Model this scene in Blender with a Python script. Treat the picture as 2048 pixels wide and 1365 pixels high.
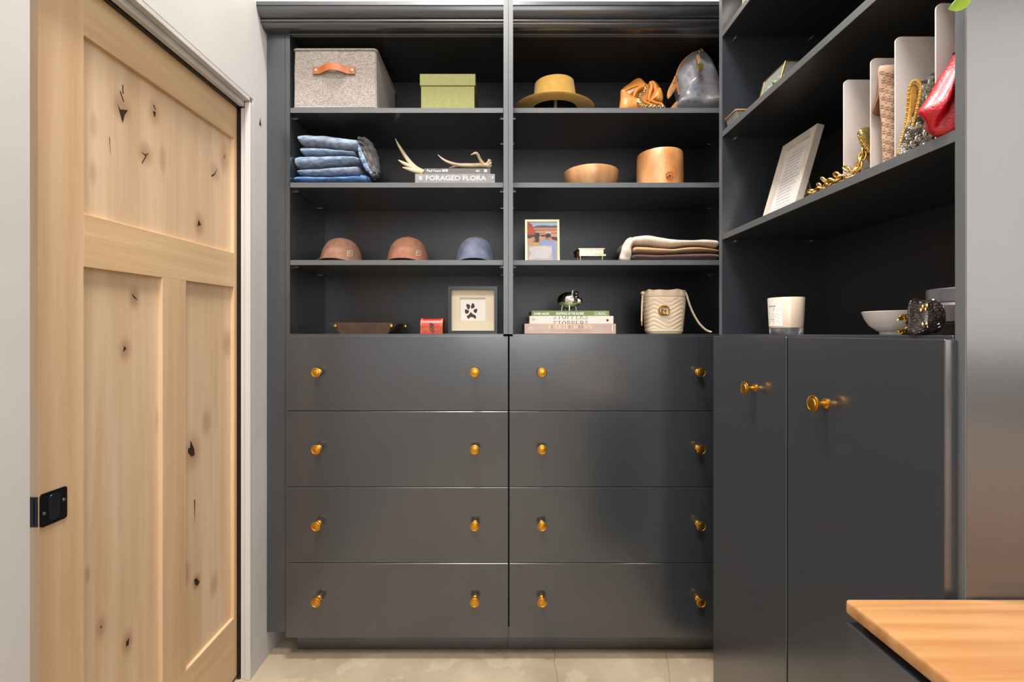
import bpy, bmesh, math, random
from mathutils import Vector, Matrix, noise
from mathutils.bvhtree import BVHTree

for o in list(bpy.data.objects):
    bpy.data.objects.remove(o, do_unlink=True)
scene = bpy.context.scene
COL = scene.collection
PI = math.pi
random.seed(7)

# ------------------------------------------------------------------ camera
F, VX, VY, H = 910.0, 1005.0, 666.0, 1.255        # focal length (px), vanishing point (px), eye height (m)
cam_d = bpy.data.cameras.new('camera')
cam = bpy.data.objects.new('camera', cam_d)
COL.objects.link(cam)
cam.location = (0, 0, H)
cam.rotation_euler = (PI / 2, 0, 0)
cam_d.sensor_width = 36.0
cam_d.lens = F / 2048 * 36.0
cam_d.shift_x = (1024 - VX) / 2048
cam_d.shift_y = -(682.5 - VY) / 2048
cam_d.clip_start = 0.02
scene.camera = cam

# ------------------------------------------------------------------ world, lights, exposure
w = bpy.data.worlds.new('world'); scene.world = w; w.use_nodes = True
w.node_tree.nodes['Background'].inputs[0].default_value = (0.80, 0.88, 1.0, 1)
w.node_tree.nodes['Background'].inputs[1].default_value = 1.0

def area(name, loc, rot, sx, sy, power, col):
    l = bpy.data.lights.new(name, 'AREA'); l.shape = 'RECTANGLE'; l.size = sx; l.size_y = sy
    l.energy = power; l.color = col
    o = bpy.data.objects.new(name, l); COL.objects.link(o); o.location = loc; o.rotation_euler = rot
    return o
# daylight of the tall window behind the camera, plus an added frontal fill
area('daylight_tall_window', (4.45, -2.96, 2.75), (PI / 2, 0, 0), 2.7, 3.4, 76, (1.0, 0.89, 0.77))
area('frontal_fill_light', (0.3, -2.96, 2.35), (PI / 2, 0, 0), 1.8, 2.4, 48, (1.0, 0.98, 0.96))
# ceiling panel lamps
area('ceiling_panel_light', (-0.35, 0.95, 4.50), (0, 0, 0), 0.6, 0.3, 98, (1.0, 0.97, 0.94))
area('ceiling_panel_light_rear', (-0.3, -0.6, 4.50), (0, 0, 0), 0.8, 0.8, 92, (1.0, 0.97, 0.94))

scene.view_settings.view_transform = 'Standard'
scene.view_settings.look = 'None'
scene.view_settings.gamma = 1.0
scene.view_settings.use_curve_mapping = False
scene.view_settings.exposure = 0.30

# ------------------------------------------------------------------ helpers
V = Vector
def P(x, y, d):
    """pixel + distance -> world point"""
    return V(((x - VX) * d / F, d, H + (VY - y) * d / F))
def PX(x, d): return (x - VX) * d / F
def PZ(y, d): return H + (VY - y) * d / F

def s2l(c):
    c = c / 255.0
    return c / 12.92 if c <= 0.04045 else ((c + 0.055) / 1.055) ** 2.4
def C(r, g, b): return (s2l(r), s2l(g), s2l(b), 1.0)

MATS = {}
def mat(name, col, rough=0.5, metal=0.0, col2=None, nscale=20, stretch=(1, 1, 1), lo=0.35, hi=0.65,
        bump=0.0, bscale=200, bstretch=(1, 1, 1), coat=0.0, coat_rough=0.15, ior=1.5, trans=0.0,
        world=False, sheen=0.0, voronoi=0.0, vscale=100, vstretch=(1, 1, 1), alpha=1.0, detail=4, rnd=0.0):
    if name in MATS: return MATS[name]
    m = bpy.data.materials.new(name); m.use_nodes = True
    nt = m.node_tree; N = nt.nodes; L = nt.links
    bs = N['Principled BSDF']
    bs.inputs['Base Color'].default_value = col
    bs.inputs['Roughness'].default_value = rough
    bs.inputs['Metallic'].default_value = metal
    bs.inputs['IOR'].default_value = ior
    bs.inputs['Coat Weight'].default_value = coat
    bs.inputs['Coat Roughness'].default_value = coat_rough
    bs.inputs['Transmission Weight'].default_value = trans
    bs.inputs['Sheen Weight'].default_value = sheen
    bs.inputs['Alpha'].default_value = alpha
    if world:
        g = N.new('ShaderNodeNewGeometry'); src = g.outputs['Position']
    else:
        g = N.new('ShaderNodeTexCoord'); src = g.outputs['Object']
    def mapped(st):
        mp = N.new('ShaderNodeMapping'); mp.inputs['Scale'].default_value = st
        L.new(src, mp.inputs['Vector']); return mp.outputs[0]
    colout = None
    if col2 is not None:
        n = N.new('ShaderNodeTexNoise'); n.inputs['Scale'].default_value = nscale; n.inputs['Detail'].default_value = detail
        L.new(mapped(stretch), n.inputs['Vector'])
        r = N.new('ShaderNodeValToRGB')
        r.color_ramp.elements[0].position = lo; r.color_ramp.elements[1].position = hi
        r.color_ramp.elements[0].color = col; r.color_ramp.elements[1].color = col2
        L.new(n.outputs['Fac'], r.inputs[0]); colout = r.outputs[0]
    if rnd:
        oi = N.new('ShaderNodeObjectInfo'); hs = N.new('ShaderNodeHueSaturation')
        mr = N.new('ShaderNodeMapRange'); mr.inputs[3].default_value = 1 - rnd; mr.inputs[4].default_value = 1 + rnd
        L.new(oi.outputs['Random'], mr.inputs[0]); L.new(mr.outputs[0], hs.inputs['Value'])
        if colout: L.new(colout, hs.inputs['Color'])
        else: hs.inputs['Color'].default_value = col
        colout = hs.outputs[0]
    if colout: L.new(colout, bs.inputs['Base Color'])
    if bump or voronoi:
        bp = N.new('ShaderNodeBump'); bp.inputs['Distance'].default_value = 0.01
        if voronoi:
            t = N.new('ShaderNodeTexVoronoi'); t.inputs['Scale'].default_value = vscale; t.feature = 'DISTANCE_TO_EDGE'
            L.new(mapped(vstretch), t.inputs['Vector'])
            mr = N.new('ShaderNodeMapRange'); mr.inputs[2].default_value = 0.25
            L.new(t.outputs['Distance'], mr.inputs[0]); L.new(mr.outputs[0], bp.inputs['Height'])
            bp.inputs['Strength'].default_value = voronoi
        else:
            t = N.new('ShaderNodeTexNoise'); t.inputs['Scale'].default_value = bscale; t.inputs['Detail'].default_value = 3
            L.new(mapped(bstretch), t.inputs['Vector']); L.new(t.outputs['Fac'], bp.inputs['Height'])
            bp.inputs['Strength'].default_value = bump
        L.new(bp.outputs[0], bs.inputs['Normal'])
    MATS[name] = m
    return m

WL = {}
def setp(o, label=None, cat=None, group=None, kind=None):
    if label: o['label'] = label
    if cat: o['category'] = cat
    if group: o['group'] = group
    if kind: o['kind'] = kind
    return o
def thing(name, loc, label=None, cat=None, group=None, kind=None):
    o = bpy.data.objects.new(name, None); COL.objects.link(o)
    o.empty_display_size = 0.05
    o.location = loc; WL[o] = V(loc)
    return setp(o, label, cat, group, kind)

def catmull(pts, n, closed=False):
    pts = [V(p) for p in pts]; m = len(pts); out = []
    if closed:
        for i in range(n):
            t = i / n * m; k = int(t); f = t - k
            a, b, c, d = pts[(k - 1) % m], pts[k % m], pts[(k + 1) % m], pts[(k + 2) % m]
            out.append(0.5 * ((2 * b) + (c - a) * f + (2 * a - 5 * b + 4 * c - d) * f * f + (3 * b - a - 3 * c + d) * f ** 3))
    else:
        for i in range(n):
            t = i / (n - 1) * (m - 1); k = min(int(t), m - 2); f = t - k
            a, b, c, d = pts[max(k - 1, 0)], pts[k], pts[k + 1], pts[min(k + 2, m - 1)]
            out.append(0.5 * ((2 * b) + (c - a) * f + (2 * a - 5 * b + 4 * c - d) * f * f + (3 * b - a - 3 * c + d) * f ** 3))
    return out

class B:
    def __init__(self): self.bm = bmesh.new(); self.mi = 0
    def raw(self, verts, faces):
        vs = [self.bm.verts.new(v) for v in verts]
        for f in faces:
            try:
                fc = self.bm.faces.new([vs[i] for i in f]); fc.material_index = self.mi
            except ValueError: pass
        return vs
    def merge(self, t):
        t.verts.index_update()
        self.raw([v.co.copy() for v in t.verts], [[v.index for v in f.verts] for f in t.faces]); t.free()
        return self
    def box(self, x0, x1, y0, y1, z0, z1, bev=0.0, seg=1, M=None):
        t = bmesh.new()
        vs = [t.verts.new((x, y, z)) for x in (x0, x1) for y in (y0, y1) for z in (z0, z1)]
        for f in ((0, 1, 3, 2), (4, 6, 7, 5), (0, 4, 5, 1), (2, 3, 7, 6), (0, 2, 6, 4), (1, 5, 7, 3)):
            t.faces.new([vs[i] for i in f])
        if bev: bmesh.ops.bevel(t, geom=list(t.edges), offset=bev, segments=seg, profile=0.5, affect='EDGES')
        if M is not None: bmesh.ops.transform(t, matrix=M, verts=t.verts)
        return self.merge(t)
    def loft(self, rings, cap=True, closed=True):
        n = len(rings[0]); vs = [v for r in rings for v in r]; fs = []
        for k in range(len(rings) - 1):
            for i in range(n if closed else n - 1):
                j = (i + 1) % n
                fs.append((k * n + i, k * n + j, (k + 1) * n + j, (k + 1) * n + i))
        if cap and closed:
            fs.append(tuple(reversed(range(n)))); fs.append(tuple((len(rings) - 1) * n + i for i in range(n)))
        self.raw(vs, fs); return self
    def tube(self, path, r, seg=8, closed=False):
        path = [V(p) for p in path]; n = len(path); rings = []
        up = None
        for i, p in enumerate(path):
            a = path[(i - 1) % n] if closed or i > 0 else p
            b = path[(i + 1) % n] if closed or i < n - 1 else p
            t = (b - a).normalized()
            if up is None:
                up = t.orthogonal().normalized()
            else:
                up = (up - t * up.dot(t))
                up = up.normalized() if up.length > 1e-6 else t.orthogonal().normalized()
            s = t.cross(up); rr = r[i] if isinstance(r, (list, tuple)) else r
            rings.append([p + (up * math.cos(2 * PI * k / seg) + s * math.sin(2 * PI * k / seg)) * rr for k in range(seg)])
        if closed:
            rings.append(rings[0]); self.loft(rings, cap=False)
        else: self.loft(rings)
        return self
    def lathe(self, prof, c, n=48, sx=1.0, sy=1.0, axis=None):
        M = Matrix.Translation(V(c))
        if axis is not None:
            M = M @ V((0, 0, 1)).rotation_difference(V(axis)).to_matrix().to_4x4()
        rings = []
        for r, z in prof:
            r = max(r, 1e-5)
            rings.append([M @ V((r * sx * math.cos(2 * PI * k / n), r * sy * math.sin(2 * PI * k / n), z)) for k in range(n)])
        return self.loft(rings)
    def sph(self, c, r, nu=20, nv=12, M=None, fn=None):
        rx, ry, rz = r if isinstance(r, (tuple, list)) else (r, r, r)
        rings = []
        for j in range(nv + 1):
            th = -PI / 2 + PI * j / nv; th = max(min(th, PI / 2 - 0.02), -PI / 2 + 0.02)
            ring = []
            for i in range(nu):
                ph = 2 * PI * i / nu
                p = V((rx * math.cos(th) * math.cos(ph), ry * math.cos(th) * math.sin(ph), rz * math.sin(th)))
                if fn: p = fn(p, ph, th)
                if M is not None: p = M @ p
                ring.append(p + V(c))
            rings.append(ring)
        return self.loft(rings)
    def prism(self, poly, a, b, fn):
        """poly of 2-D points; fn(u, v, w) -> world; from w=a to w=b"""
        n = len(poly)
        vs = [fn(u, v, a) for u, v in poly] + [fn(u, v, b) for u, v in poly]
        fs = [tuple(range(n)), tuple(reversed(range(n, 2 * n)))] + [(i, (i + 1) % n, n + (i + 1) % n, n + i) for i in range(n)]
        self.raw(vs, fs); return self
    def pillow(self, outline, thick, depth_back=None, n=56, rings=10, pw=0.5, fold=None, centre=None):
        """puffed shape: outline of world points lying in a plane of constant Y, bulging towards -Y and +Y"""
        o = catmull(outline, n, True)
        c = V(centre) if centre else sum(o, V()) / n
        tb = depth_back if depth_back is not None else thick
        rs = []
        for side, t in ((-1, thick), (1, tb)):
            seq = []
            for k in range(rings):
                s = math.cos(k / (rings - 0.6) * PI / 2)
                hgt = t * (1 - s * s) ** pw
                ring = []
                for p in o:
                    q = c + (p - c) * s; q.y += side * hgt
                    if fold: q = fold(q, s, side)
                    ring.append(q)
                seq.append(ring)
            rs.append(seq)
        allr = list(reversed(rs[0])) + rs[1][1:]
        return self.loft(allr)
    def norm(self):
        bmesh.ops.remove_doubles(self.bm, verts=self.bm.verts, dist=1e-6)
        bmesh.ops.recalc_face_normals(self.bm, faces=self.bm.faces)

def emit(name, b, m, parent=None, smooth=False, label=None, cat=None, group=None, kind=None, xf=None, ang=40, recalc=True):
    if recalc: b.norm()
    bm = b.bm
    if xf:
        for v in bm.verts: v.co = xf(v.co)
    if parent is not None:
        org = WL[parent]
    else:
        xs = [v.co.x for v in bm.verts]; ys = [v.co.y for v in bm.verts]; zs = [v.co.z for v in bm.verts]
        org = V(((min(xs) + max(xs)) / 2, (min(ys) + max(ys)) / 2, min(zs)))
    for v in bm.verts: v.co -= org
    me = bpy.data.meshes.new(name); bm.to_mesh(me); bm.free()
    for mm in (m if isinstance(m, list) else [m]): me.materials.append(mm)
    if smooth:
        me.polygons.foreach_set('use_smooth', [True] * len(me.polygons))
        me.set_sharp_from_angle(angle=math.radians(ang))
    o = bpy.data.objects.new(name, me); COL.objects.link(o)
    WL[o] = V(org)
    if parent is not None: o.parent = parent
    else: o.location = org
    return setp(o, label, cat, group, kind)

def share(src, parent, offset):
    """a copy of a part (shared mesh data) under another parent, moved by offset from the source's world place"""
    o = src.copy(); COL.objects.link(o); o.parent = parent
    o.location = WL[src] + V(offset) - WL[parent]; WL[o] = WL[src] + V(offset)
    return o

def text_polys(body, bold=0.0):
    cu = bpy.data.curves.new('t', 'FONT'); cu.body = body; cu.offset = bold; cu.resolution_u = 3
    ob = bpy.data.objects.new('t', cu); COL.objects.link(ob)
    dg = bpy.context.evaluated_depsgraph_get(); dg.update()
    me = bpy.data.meshes.new_from_object(ob.evaluated_get(dg))
    vs = [(v.co.x, v.co.y) for v in me.vertices]; fs = [list(p.vertices) for p in me.polygons]
    bpy.data.objects.remove(ob, do_unlink=True); bpy.data.curves.remove(cu); bpy.data.meshes.remove(me)
    x0 = min(v[0] for v in vs); x1 = max(v[0] for v in vs); y0 = min(v[1] for v in vs); y1 = max(v[1] for v in vs)
    return [((x - x0) / (x1 - x0), (y - y0) / (y1 - y0)) for x, y in vs], fs
def text(b, body, fn, bold=0.0):
    """flat lettering; fn maps the unit square to world"""
    vs, fs = text_polys(body, bold)
    b.raw([fn(u, v) for u, v in vs], fs); return b
def rect_fn(o, u, v):
    o, u, v = V(o), V(u), V(v)
    return lambda a, c: o + u * a + v * c

# serif capitals drawn as thick / thin strokes in a unit cell (x 0..1, y 0..1)
def arc(cx, cy, rx, ry, a0, a1, n=14):
    return [(cx + rx * math.cos(math.radians(a0 + (a1 - a0) * i / n)), cy + ry * math.sin(math.radians(a0 + (a1 - a0) * i / n))) for i in range(n + 1)]
T, t_ = 0.15, 0.05
def serif(x, y, wd=0.2): return ([(x - wd, y), (x + wd, y)], t_)
GLY = {
 'S': [([(0.85, 0.72)] + arc(0.5, 0.75, 0.3, 0.22, 20, 200, 10) + [(0.5, 0.5), (0.75, 0.34)] + arc(0.5, 0.24, 0.32, 0.22, 20, -170, 10), 0.10), ([(0.86, 0.7), (0.86, 0.95)], t_), ([(0.15, 0.05), (0.15, 0.3)], t_)],
 'T': [([(0.5, 0.03), (0.5, 0.97)], T), ([(0.05, 0.97), (0.95, 0.97)], t_), ([(0.06, 0.97), (0.06, 0.75)], t_), ([(0.94, 0.97), (0.94, 0.75)], t_), serif(0.5, 0.03)],
 'O': [(arc(0.5, 0.5, 0.4, 0.46, 0, 360, 28), 0.08), (arc(0.5, 0.5, 0.4, 0.4, 130, 230, 8), T), (arc(0.5, 0.5, 0.4, 0.4, -50, 50, 8), T)],
 'P': [([(0.25, 0.03), (0.25, 0.97)], T), ([(0.25, 0.97)] + arc(0.5, 0.74, 0.34, 0.23, 90, -90, 12) + [(0.25, 0.5)], 0.07), (arc(0.5, 0.74, 0.34, 0.2, 50, -50, 6), 0.13), serif(0.25, 0.03), serif(0.2, 0.97, 0.12)],
 'E': [([(0.25, 0.03), (0.25, 0.97)], T), ([(0.08, 0.97), (0.88, 0.97)], t_), ([(0.25, 0.5), (0.68, 0.5)], t_), ([(0.08, 0.03), (0.9, 0.03)], t_), ([(0.87, 0.97), (0.87, 0.75)], t_), ([(0.89, 0.03), (0.89, 0.27)], t_), ([(0.68, 0.4), (0.68, 0.6)], t_)],
 'R': [([(0.22, 0.03), (0.22, 0.97)], T), ([(0.22, 0.97)] + arc(0.45, 0.74, 0.34, 0.23, 90, -90, 12) + [(0.22, 0.51)], 0.07), (arc(0.45, 0.74, 0.34, 0.2, 50, -50, 6), 0.13), ([(0.45, 0.5), (0.9, 0.03)], 0.13), serif(0.22, 0.03, 0.18), serif(0.92, 0.03, 0.1), serif(0.15, 0.97, 0.1)],
 'D': [([(0.22, 0.03), (0.22, 0.97)], T), ([(0.05, 0.97), (0.45, 0.97)] + arc(0.45, 0.5, 0.44, 0.47, 85, -85, 18) + [(0.45, 0.03), (0.05, 0.03)], 0.06), (arc(0.45, 0.5, 0.42, 0.42, 50, -50, 8), T)],
 'A': [([(0.12, 0.03), (0.5, 0.97)], 0.06), ([(0.5, 0.97), (0.86, 0.03)], T), ([(0.26, 0.36), (0.72, 0.36)], t_), serif(0.12, 0.03, 0.13), serif(0.86, 0.03, 0.15)],
 'V': [([(0.14, 0.97), (0.5, 0.03)], T), ([(0.5, 0.03), (0.86, 0.97)], 0.06), serif(0.14, 0.97, 0.15), serif(0.87, 0.97, 0.12)],
 'I': [([(0.5, 0.03), (0.5, 0.97)], T), serif(0.5, 0.03), serif(0.5, 0.97)],
 'M': [([(0.14, 0.03), (0.18, 0.97)], 0.05), ([(0.18, 0.97), (0.5, 0.08)], 0.13), ([(0.5, 0.08), (0.82, 0.97)], 0.05), ([(0.82, 0.97), (0.85, 0.03)], 0.13), serif(0.13, 0.03, 0.12), serif(0.86, 0.03, 0.14), serif(0.12, 0.97, 0.08), serif(0.88, 0.97, 0.08)],
 'N': [([(0.18, 0.03), (0.18, 0.97)], 0.06), ([(0.18, 0.97), (0.82, 0.05)], 0.14), ([(0.82, 0.05), (0.82, 0.97)], 0.06), serif(0.18, 0.03, 0.14), serif(0.82, 0.97, 0.14), serif(0.12, 0.97, 0.1)],
}
def serif_text(b, body, fn, gap=0.12, ylo=0.0, yhi=1.0):
    wid = {'I': 0.55, 'M': 1.15, ' ': 0.45, 'S': 0.8, 'E': 0.85, 'P': 0.85}
    tot = sum(wid.get(c, 1.0) + gap for c in body) - gap; x = 0.0
    for c in body:
        wd = wid.get(c, 1.0)
        for pts, th in GLY.get(c, []):
            for (ax, ay), (bx, by) in zip(pts[:-1], pts[1:]):
                if c == 'I': ax = 0.5 + (ax - 0.5) * 1.6; bx = 0.5 + (bx - 0.5) * 1.6
                d = V((bx - ax, by - ay)); L = d.length
                if L < 1e-6: continue
                d /= L; nrm = V((-d.y, d.x)) * th / 2; e = d * th * 0.12
                q = [V((ax, ay)) - e + nrm, V((ax, ay)) - e - nrm, V((bx, by)) + e - nrm, V((bx, by)) + e + nrm]
                q = [V((p.x, min(max(p.y, ylo), yhi))) for p in q]
                if max(p.y for p in q) - min(p.y for p in q) < 1e-4: continue
                b.raw([fn((x + p.x * wd) / tot, p.y) for p in q], [(0, 1, 2, 3)])
        x += wd + gap
    return b

def rr(w, h, r, n=5, x0=0.0, y0=0.0):
    """rounded rectangle as list of 2-D points"""
    out = []
    for cx, cy, a in ((x0 + w - r, y0 + r, -90), (x0 + w - r, y0 + h - r, 0), (x0 + r, y0 + h - r, 90), (x0 + r, y0 + r, 180)):
        out += [(cx + r * math.cos(math.radians(a + 90 * i / n)), cy + r * math.sin(math.radians(a + 90 * i / n))) for i in range(n + 1)]
    return out
def frame_fn(o, u, v, nrm):
    o, u, v, nrm = V(o), V(u), V(v), V(nrm)
    return lambda a, b, c: o + u * a + v * b + nrm * c
def ray_decal(b, bvh, poly, off=0.0006):
    """polygon given in photograph pixels laid onto a surface"""
    cam_o = V((0, 0, H)); pts = []
    for x, y in poly:
        d = V(((x - VX) / F, 1, (VY - y) / F)).normalized()
        hit = bvh.ray_cast(cam_o, d)
        if hit[0] is None: return False
        pts.append(hit[0] - d * off)
    b.raw(pts, [tuple(range(len(pts)))]); return True
def nz(p, s, seed=0.0): return noise.noise(V(p) * s + V((seed, seed * 1.7, -seed)))

# ------------------------------------------------------------------ materials
paint = mat('charcoal_paint', C(48, 52, 57), rough=0.28, ior=1.75, bump=0.015, bscale=300, coat=0.8, coat_rough=0.16)
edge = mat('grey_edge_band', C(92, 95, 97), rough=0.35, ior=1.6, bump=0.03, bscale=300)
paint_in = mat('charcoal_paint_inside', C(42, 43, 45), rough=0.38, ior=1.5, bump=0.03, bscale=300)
white = mat('white_wall_paint', C(208, 206, 204), rough=0.65, col2=C(202, 199, 196), nscale=3, bump=0.02, bscale=60)
trimw = mat('white_trim_paint', C(210, 207, 202), rough=0.45, col2=C(194, 192, 188), nscale=6, stretch=(1, 1, 0.1), bump=0.03, bscale=80, bstretch=(1, 1, 0.1))
brass = mat('brushed_brass', C(214, 158, 62), rough=0.32, metal=1.0, bump=0.02, bscale=400)
brass_d = mat('dark_brass', C(150, 100, 35), rough=0.4, metal=1.0)
gold = mat('polished_gold', C(240, 204, 128), rough=0.2, metal=1.0, bump=0.02, bscale=200)
gold_d = mat('antique_gold', C(205, 150, 60), rough=0.28, metal=1.0, bump=0.05, bscale=150)
chrome = mat('chrome', C(225, 222, 218), rough=0.05, metal=1.0)
steel = mat('pin_steel', C(200, 195, 185), rough=0.3, metal=1.0)
blackm = mat('black_metal', C(38, 38, 42), rough=0.35, metal=0.6)
blackp = mat('black_lacquer', C(14, 13, 13), rough=0.25)

# ------------------------------------------------------------------ room shell
def floor_mat():
    m = mat('concrete', C(186, 169, 144), rough=0.55, col2=C(152, 135, 112), nscale=3.5, lo=0.3, hi=0.7, bump=0.08, bscale=40, world=True, detail=10)
    nt = m.node_tree; N = nt.nodes; L = nt.links; bs = N['Principled BSDF']
    base = bs.inputs['Base Color'].links[0].from_socket
    g = N.new('ShaderNodeNewGeometry')
    n = N.new('ShaderNodeTexNoise'); n.inputs['Scale'].default_value = 9; n.inputs['Detail'].default_value = 8
    L.new(g.outputs['Position'], n.inputs['Vector'])
    r = N.new('ShaderNodeValToRGB'); r.color_ramp.elements[0].position = 0.56; r.color_ramp.elements[1].position = 0.60
    L.new(n.outputs['Fac'], r.inputs[0])
    mx = N.new('ShaderNodeMix'); mx.data_type = 'RGBA'; mx.inputs[7].default_value = C(198, 180, 154)
    sc = N.new('ShaderNodeMath'); sc.operation = 'MULTIPLY'; sc.inputs[1].default_value = 0.35
    L.new(r.outputs[0], sc.inputs[0]); L.new(sc.outputs[0], mx.inputs[0]); L.new(base, mx.inputs[6])
    cur = mx.outputs[2]
    sep = N.new('ShaderNodeSeparateXYZ'); L.new(g.outputs['Position'], sep.inputs[0])
    n2 = N.new('ShaderNodeTexNoise'); n2.inputs['Scale'].default_value = 6; L.new(g.outputs['Position'], n2.inputs['Vector'])
    for x0, k in ((0.20, 0.0), (0.62, -0.35)):
        a = N.new('ShaderNodeMath'); a.operation = 'MULTIPLY_ADD'; a.inputs[1].default_value = k; L.new(sep.outputs['Y'], a.inputs[0]); L.new(sep.outputs['X'], a.inputs[2])
        c = N.new('ShaderNodeMath'); c.operation = 'MULTIPLY_ADD'; c.inputs[1].default_value = 0.06; L.new(n2.outputs['Fac'], c.inputs[0]); L.new(a.outputs[0], c.inputs[2])
        d = N.new('ShaderNodeMath'); d.operation = 'COMPARE'; d.inputs[1].default_value = x0 + 0.03 + k * 1.7; d.inputs[2].default_value = 0.0018; L.new(c.outputs[0], d.inputs[0])
        e = N.new('ShaderNodeMath'); e.operation = 'MULTIPLY'; e.inputs[1].default_value = 0.5; L.new(d.outputs[0], e.inputs[0])
        mm = N.new('ShaderNodeMix'); mm.data_type = 'RGBA'; mm.inputs[7].default_value = C(98, 78, 58)
        L.new(e.outputs[0], mm.inputs[0]); L.new(cur, mm.inputs[6]); cur = mm.outputs[2]
    L.new(cur, bs.inputs['Base Color'])
    return m
CEIL = 4.6
emit('floor', B().box(-1.4, 6.0, -3.2, 2.3, -0.1, 0.0), floor_mat(), kind='structure', label='bare stained concrete floor')
emit('ceiling', B().box(-1.4, 6.0, -3.2, 2.3, CEIL, CEIL + 0.1), white, kind='structure', label='white ceiling')
emit('wall_back', B().box(-1.05, 1.40, 2.15, 2.30, 0, CEIL), white, kind='structure', label='white wall behind the shelving')
XW = -0.91
KS = 0.020                                              # the doorway hangs slightly out of level
sh = lambda p: V((p.x, p.y, p.z + KS * (p.y - 1.30)))
bw = B()
bw.box(-1.05, XW, -3.2, 0.876, 0, CEIL)
bw.box(-0.9496, XW, 1.66, 2.15, 0, CEIL)
bw.box(-1.05, -1.012, 1.66, 2.15, 0, CEIL)
def head(x0, x1):
    q = [(0.876, 2.100 + KS * (0.876 - 1.3)), (1.66, 2.100 + KS * (1.66 - 1.3)), (1.66, CEIL), (0.876, CEIL)]
    bw.prism(q, x0, x1, lambda u, v, c: V((c, u, v)))
head(XW, -0.9496); head(-1.05, -1.012)
wl = emit('wall_left', bw, white, kind='structure', label='white wall with the wooden door', recalc=True)
# chips in the paint
mk = mat('paint_chip', C(52, 46, 42), rough=0.8)
emit('paint_chip', B().prism([(1.700, 2.033), (1.716, 2.036), (1.708, 2.062)], -0.9098, -0.9092, lambda u, v, c: V((c, u, v))), mk, wl)
emit('wall_right', B().box(1.09, 1.40, 0.74, 2.15, 0, CEIL).box(1.40, 6.0, 0.74, 0.90, 0, CEIL).box(6.0, 6.1, -3.2, 0.90, 0, CEIL), white, kind='structure', label='white wall behind the right cabinet')
bf = B()
for a in ((-1.05, -0.7, 0, CEIL), (1.3, 3.0, 0, CEIL), (5.9, 6.1, 0, CEIL), (-0.7, 1.3, 0, 1.05), (-0.7, 1.3, 3.65, CEIL), (3.0, 5.9, 0, 0.95), (3.0, 5.9, 4.5, CEIL)):
    bf.box(a[0], a[1], -3.2, -3.05, a[2], a[3])
emit('wall_front', bf, white, kind='structure', label='white wall with a tall window and an added fill window')
def window(name, x0, x1, z0, z1, nx, nzz, label):
    t = thing(name, ((x0 + x1) / 2, -3.1, z0), label, kind='structure')
    f = B()
    for a, c in ((x0, x0 + 0.05), (x1 - 0.05, x1)): f.box(a, c, -3.14, -3.06, z0, z1)
    for a, c in ((z0, z0 + 0.05), (z1 - 0.05, z1)): f.box(x0 + 0.05, x1 - 0.05, -3.14, -3.06, a, c)
    emit('window_frame', f, blackm, t)
    gl = mat('window_glass', (1, 1, 1, 1), rough=0.0, trans=1.0, ior=1.45)
    for i in range(nx):
        for j in range(nzz):
            xa = x0 + 0.05 + (x1 - x0 - 0.1) * i / nx; xb = x0 + 0.05 + (x1 - x0 - 0.1) * (i + 1) / nx
            za = z0 + 0.05 + (z1 - z0 - 0.1) * j / nzz; zb = z0 + 0.05 + (z1 - z0 - 0.1) * (j + 1) / nzz
            emit('pane', B().box(xa + .012, xb - .012, -3.105, -3.095, za + .012, zb - .012), gl, t)
window('window_1', 3.0, 5.9, 0.95, 4.5, 2, 2, 'tall steel framed window behind the camera')
window('fill_window', -0.7, 1.3, 1.05, 3.65, 2, 2, 'added steel framed fill window behind the camera')  # unseen window, added to house the frontal fill light on the shelves
for nm, x, y, sx, sy, lb in (('ceiling_light', -0.35, 0.95, 0.6, 0.3, 'slim white ceiling panel lamp above the shelving'), ('ceiling_light', -0.3, -0.6, 0.8, 0.8, 'large white ceiling panel lamp towards the windows')):
    t = thing(nm, (x, y, 4.53), lb, 'lamp')
    emit('housing', B().box(x - sx / 2 - .03, x + sx / 2 + .03, y - sy / 2 - .03, y + sy / 2 + .03, 4.54, 4.6), white, t)

# jamb boards of the doorway
emit('trim_1', B().box(-0.930, -0.9101, 1.6405, 1.6595, 0, 2.088, 0.0015).box(-0.9485, -0.9305, 1.648, 1.6595, 0, 2.070, 0.0015), trimw, kind='structure', label='white painted jamb on the shelving side of the doorway')
emit('trim_2', B().box(-0.930, -0.9101, 0.8775, 1.640, 2.083, 2.0995, 0.0015).box(-0.9485, -0.9305, 0.8775, 1.640, 2.064, 2.0995, 0.0015), trimw, kind='structure', label='white painted head jamb above the wooden door', xf=sh)

tr2 = bpy.data.objects['trim_2']
emit('seal', B().box(-0.9606, -0.9495, 0.8775, 1.659, 2.060, 2.075), blackp, tr2, xf=sh)
emit('seal', B().box(-0.9606, -0.9495, 1.645, 1.652, 0.002, 2.066), blackp, bpy.data.objects['trim_1'])
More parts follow.
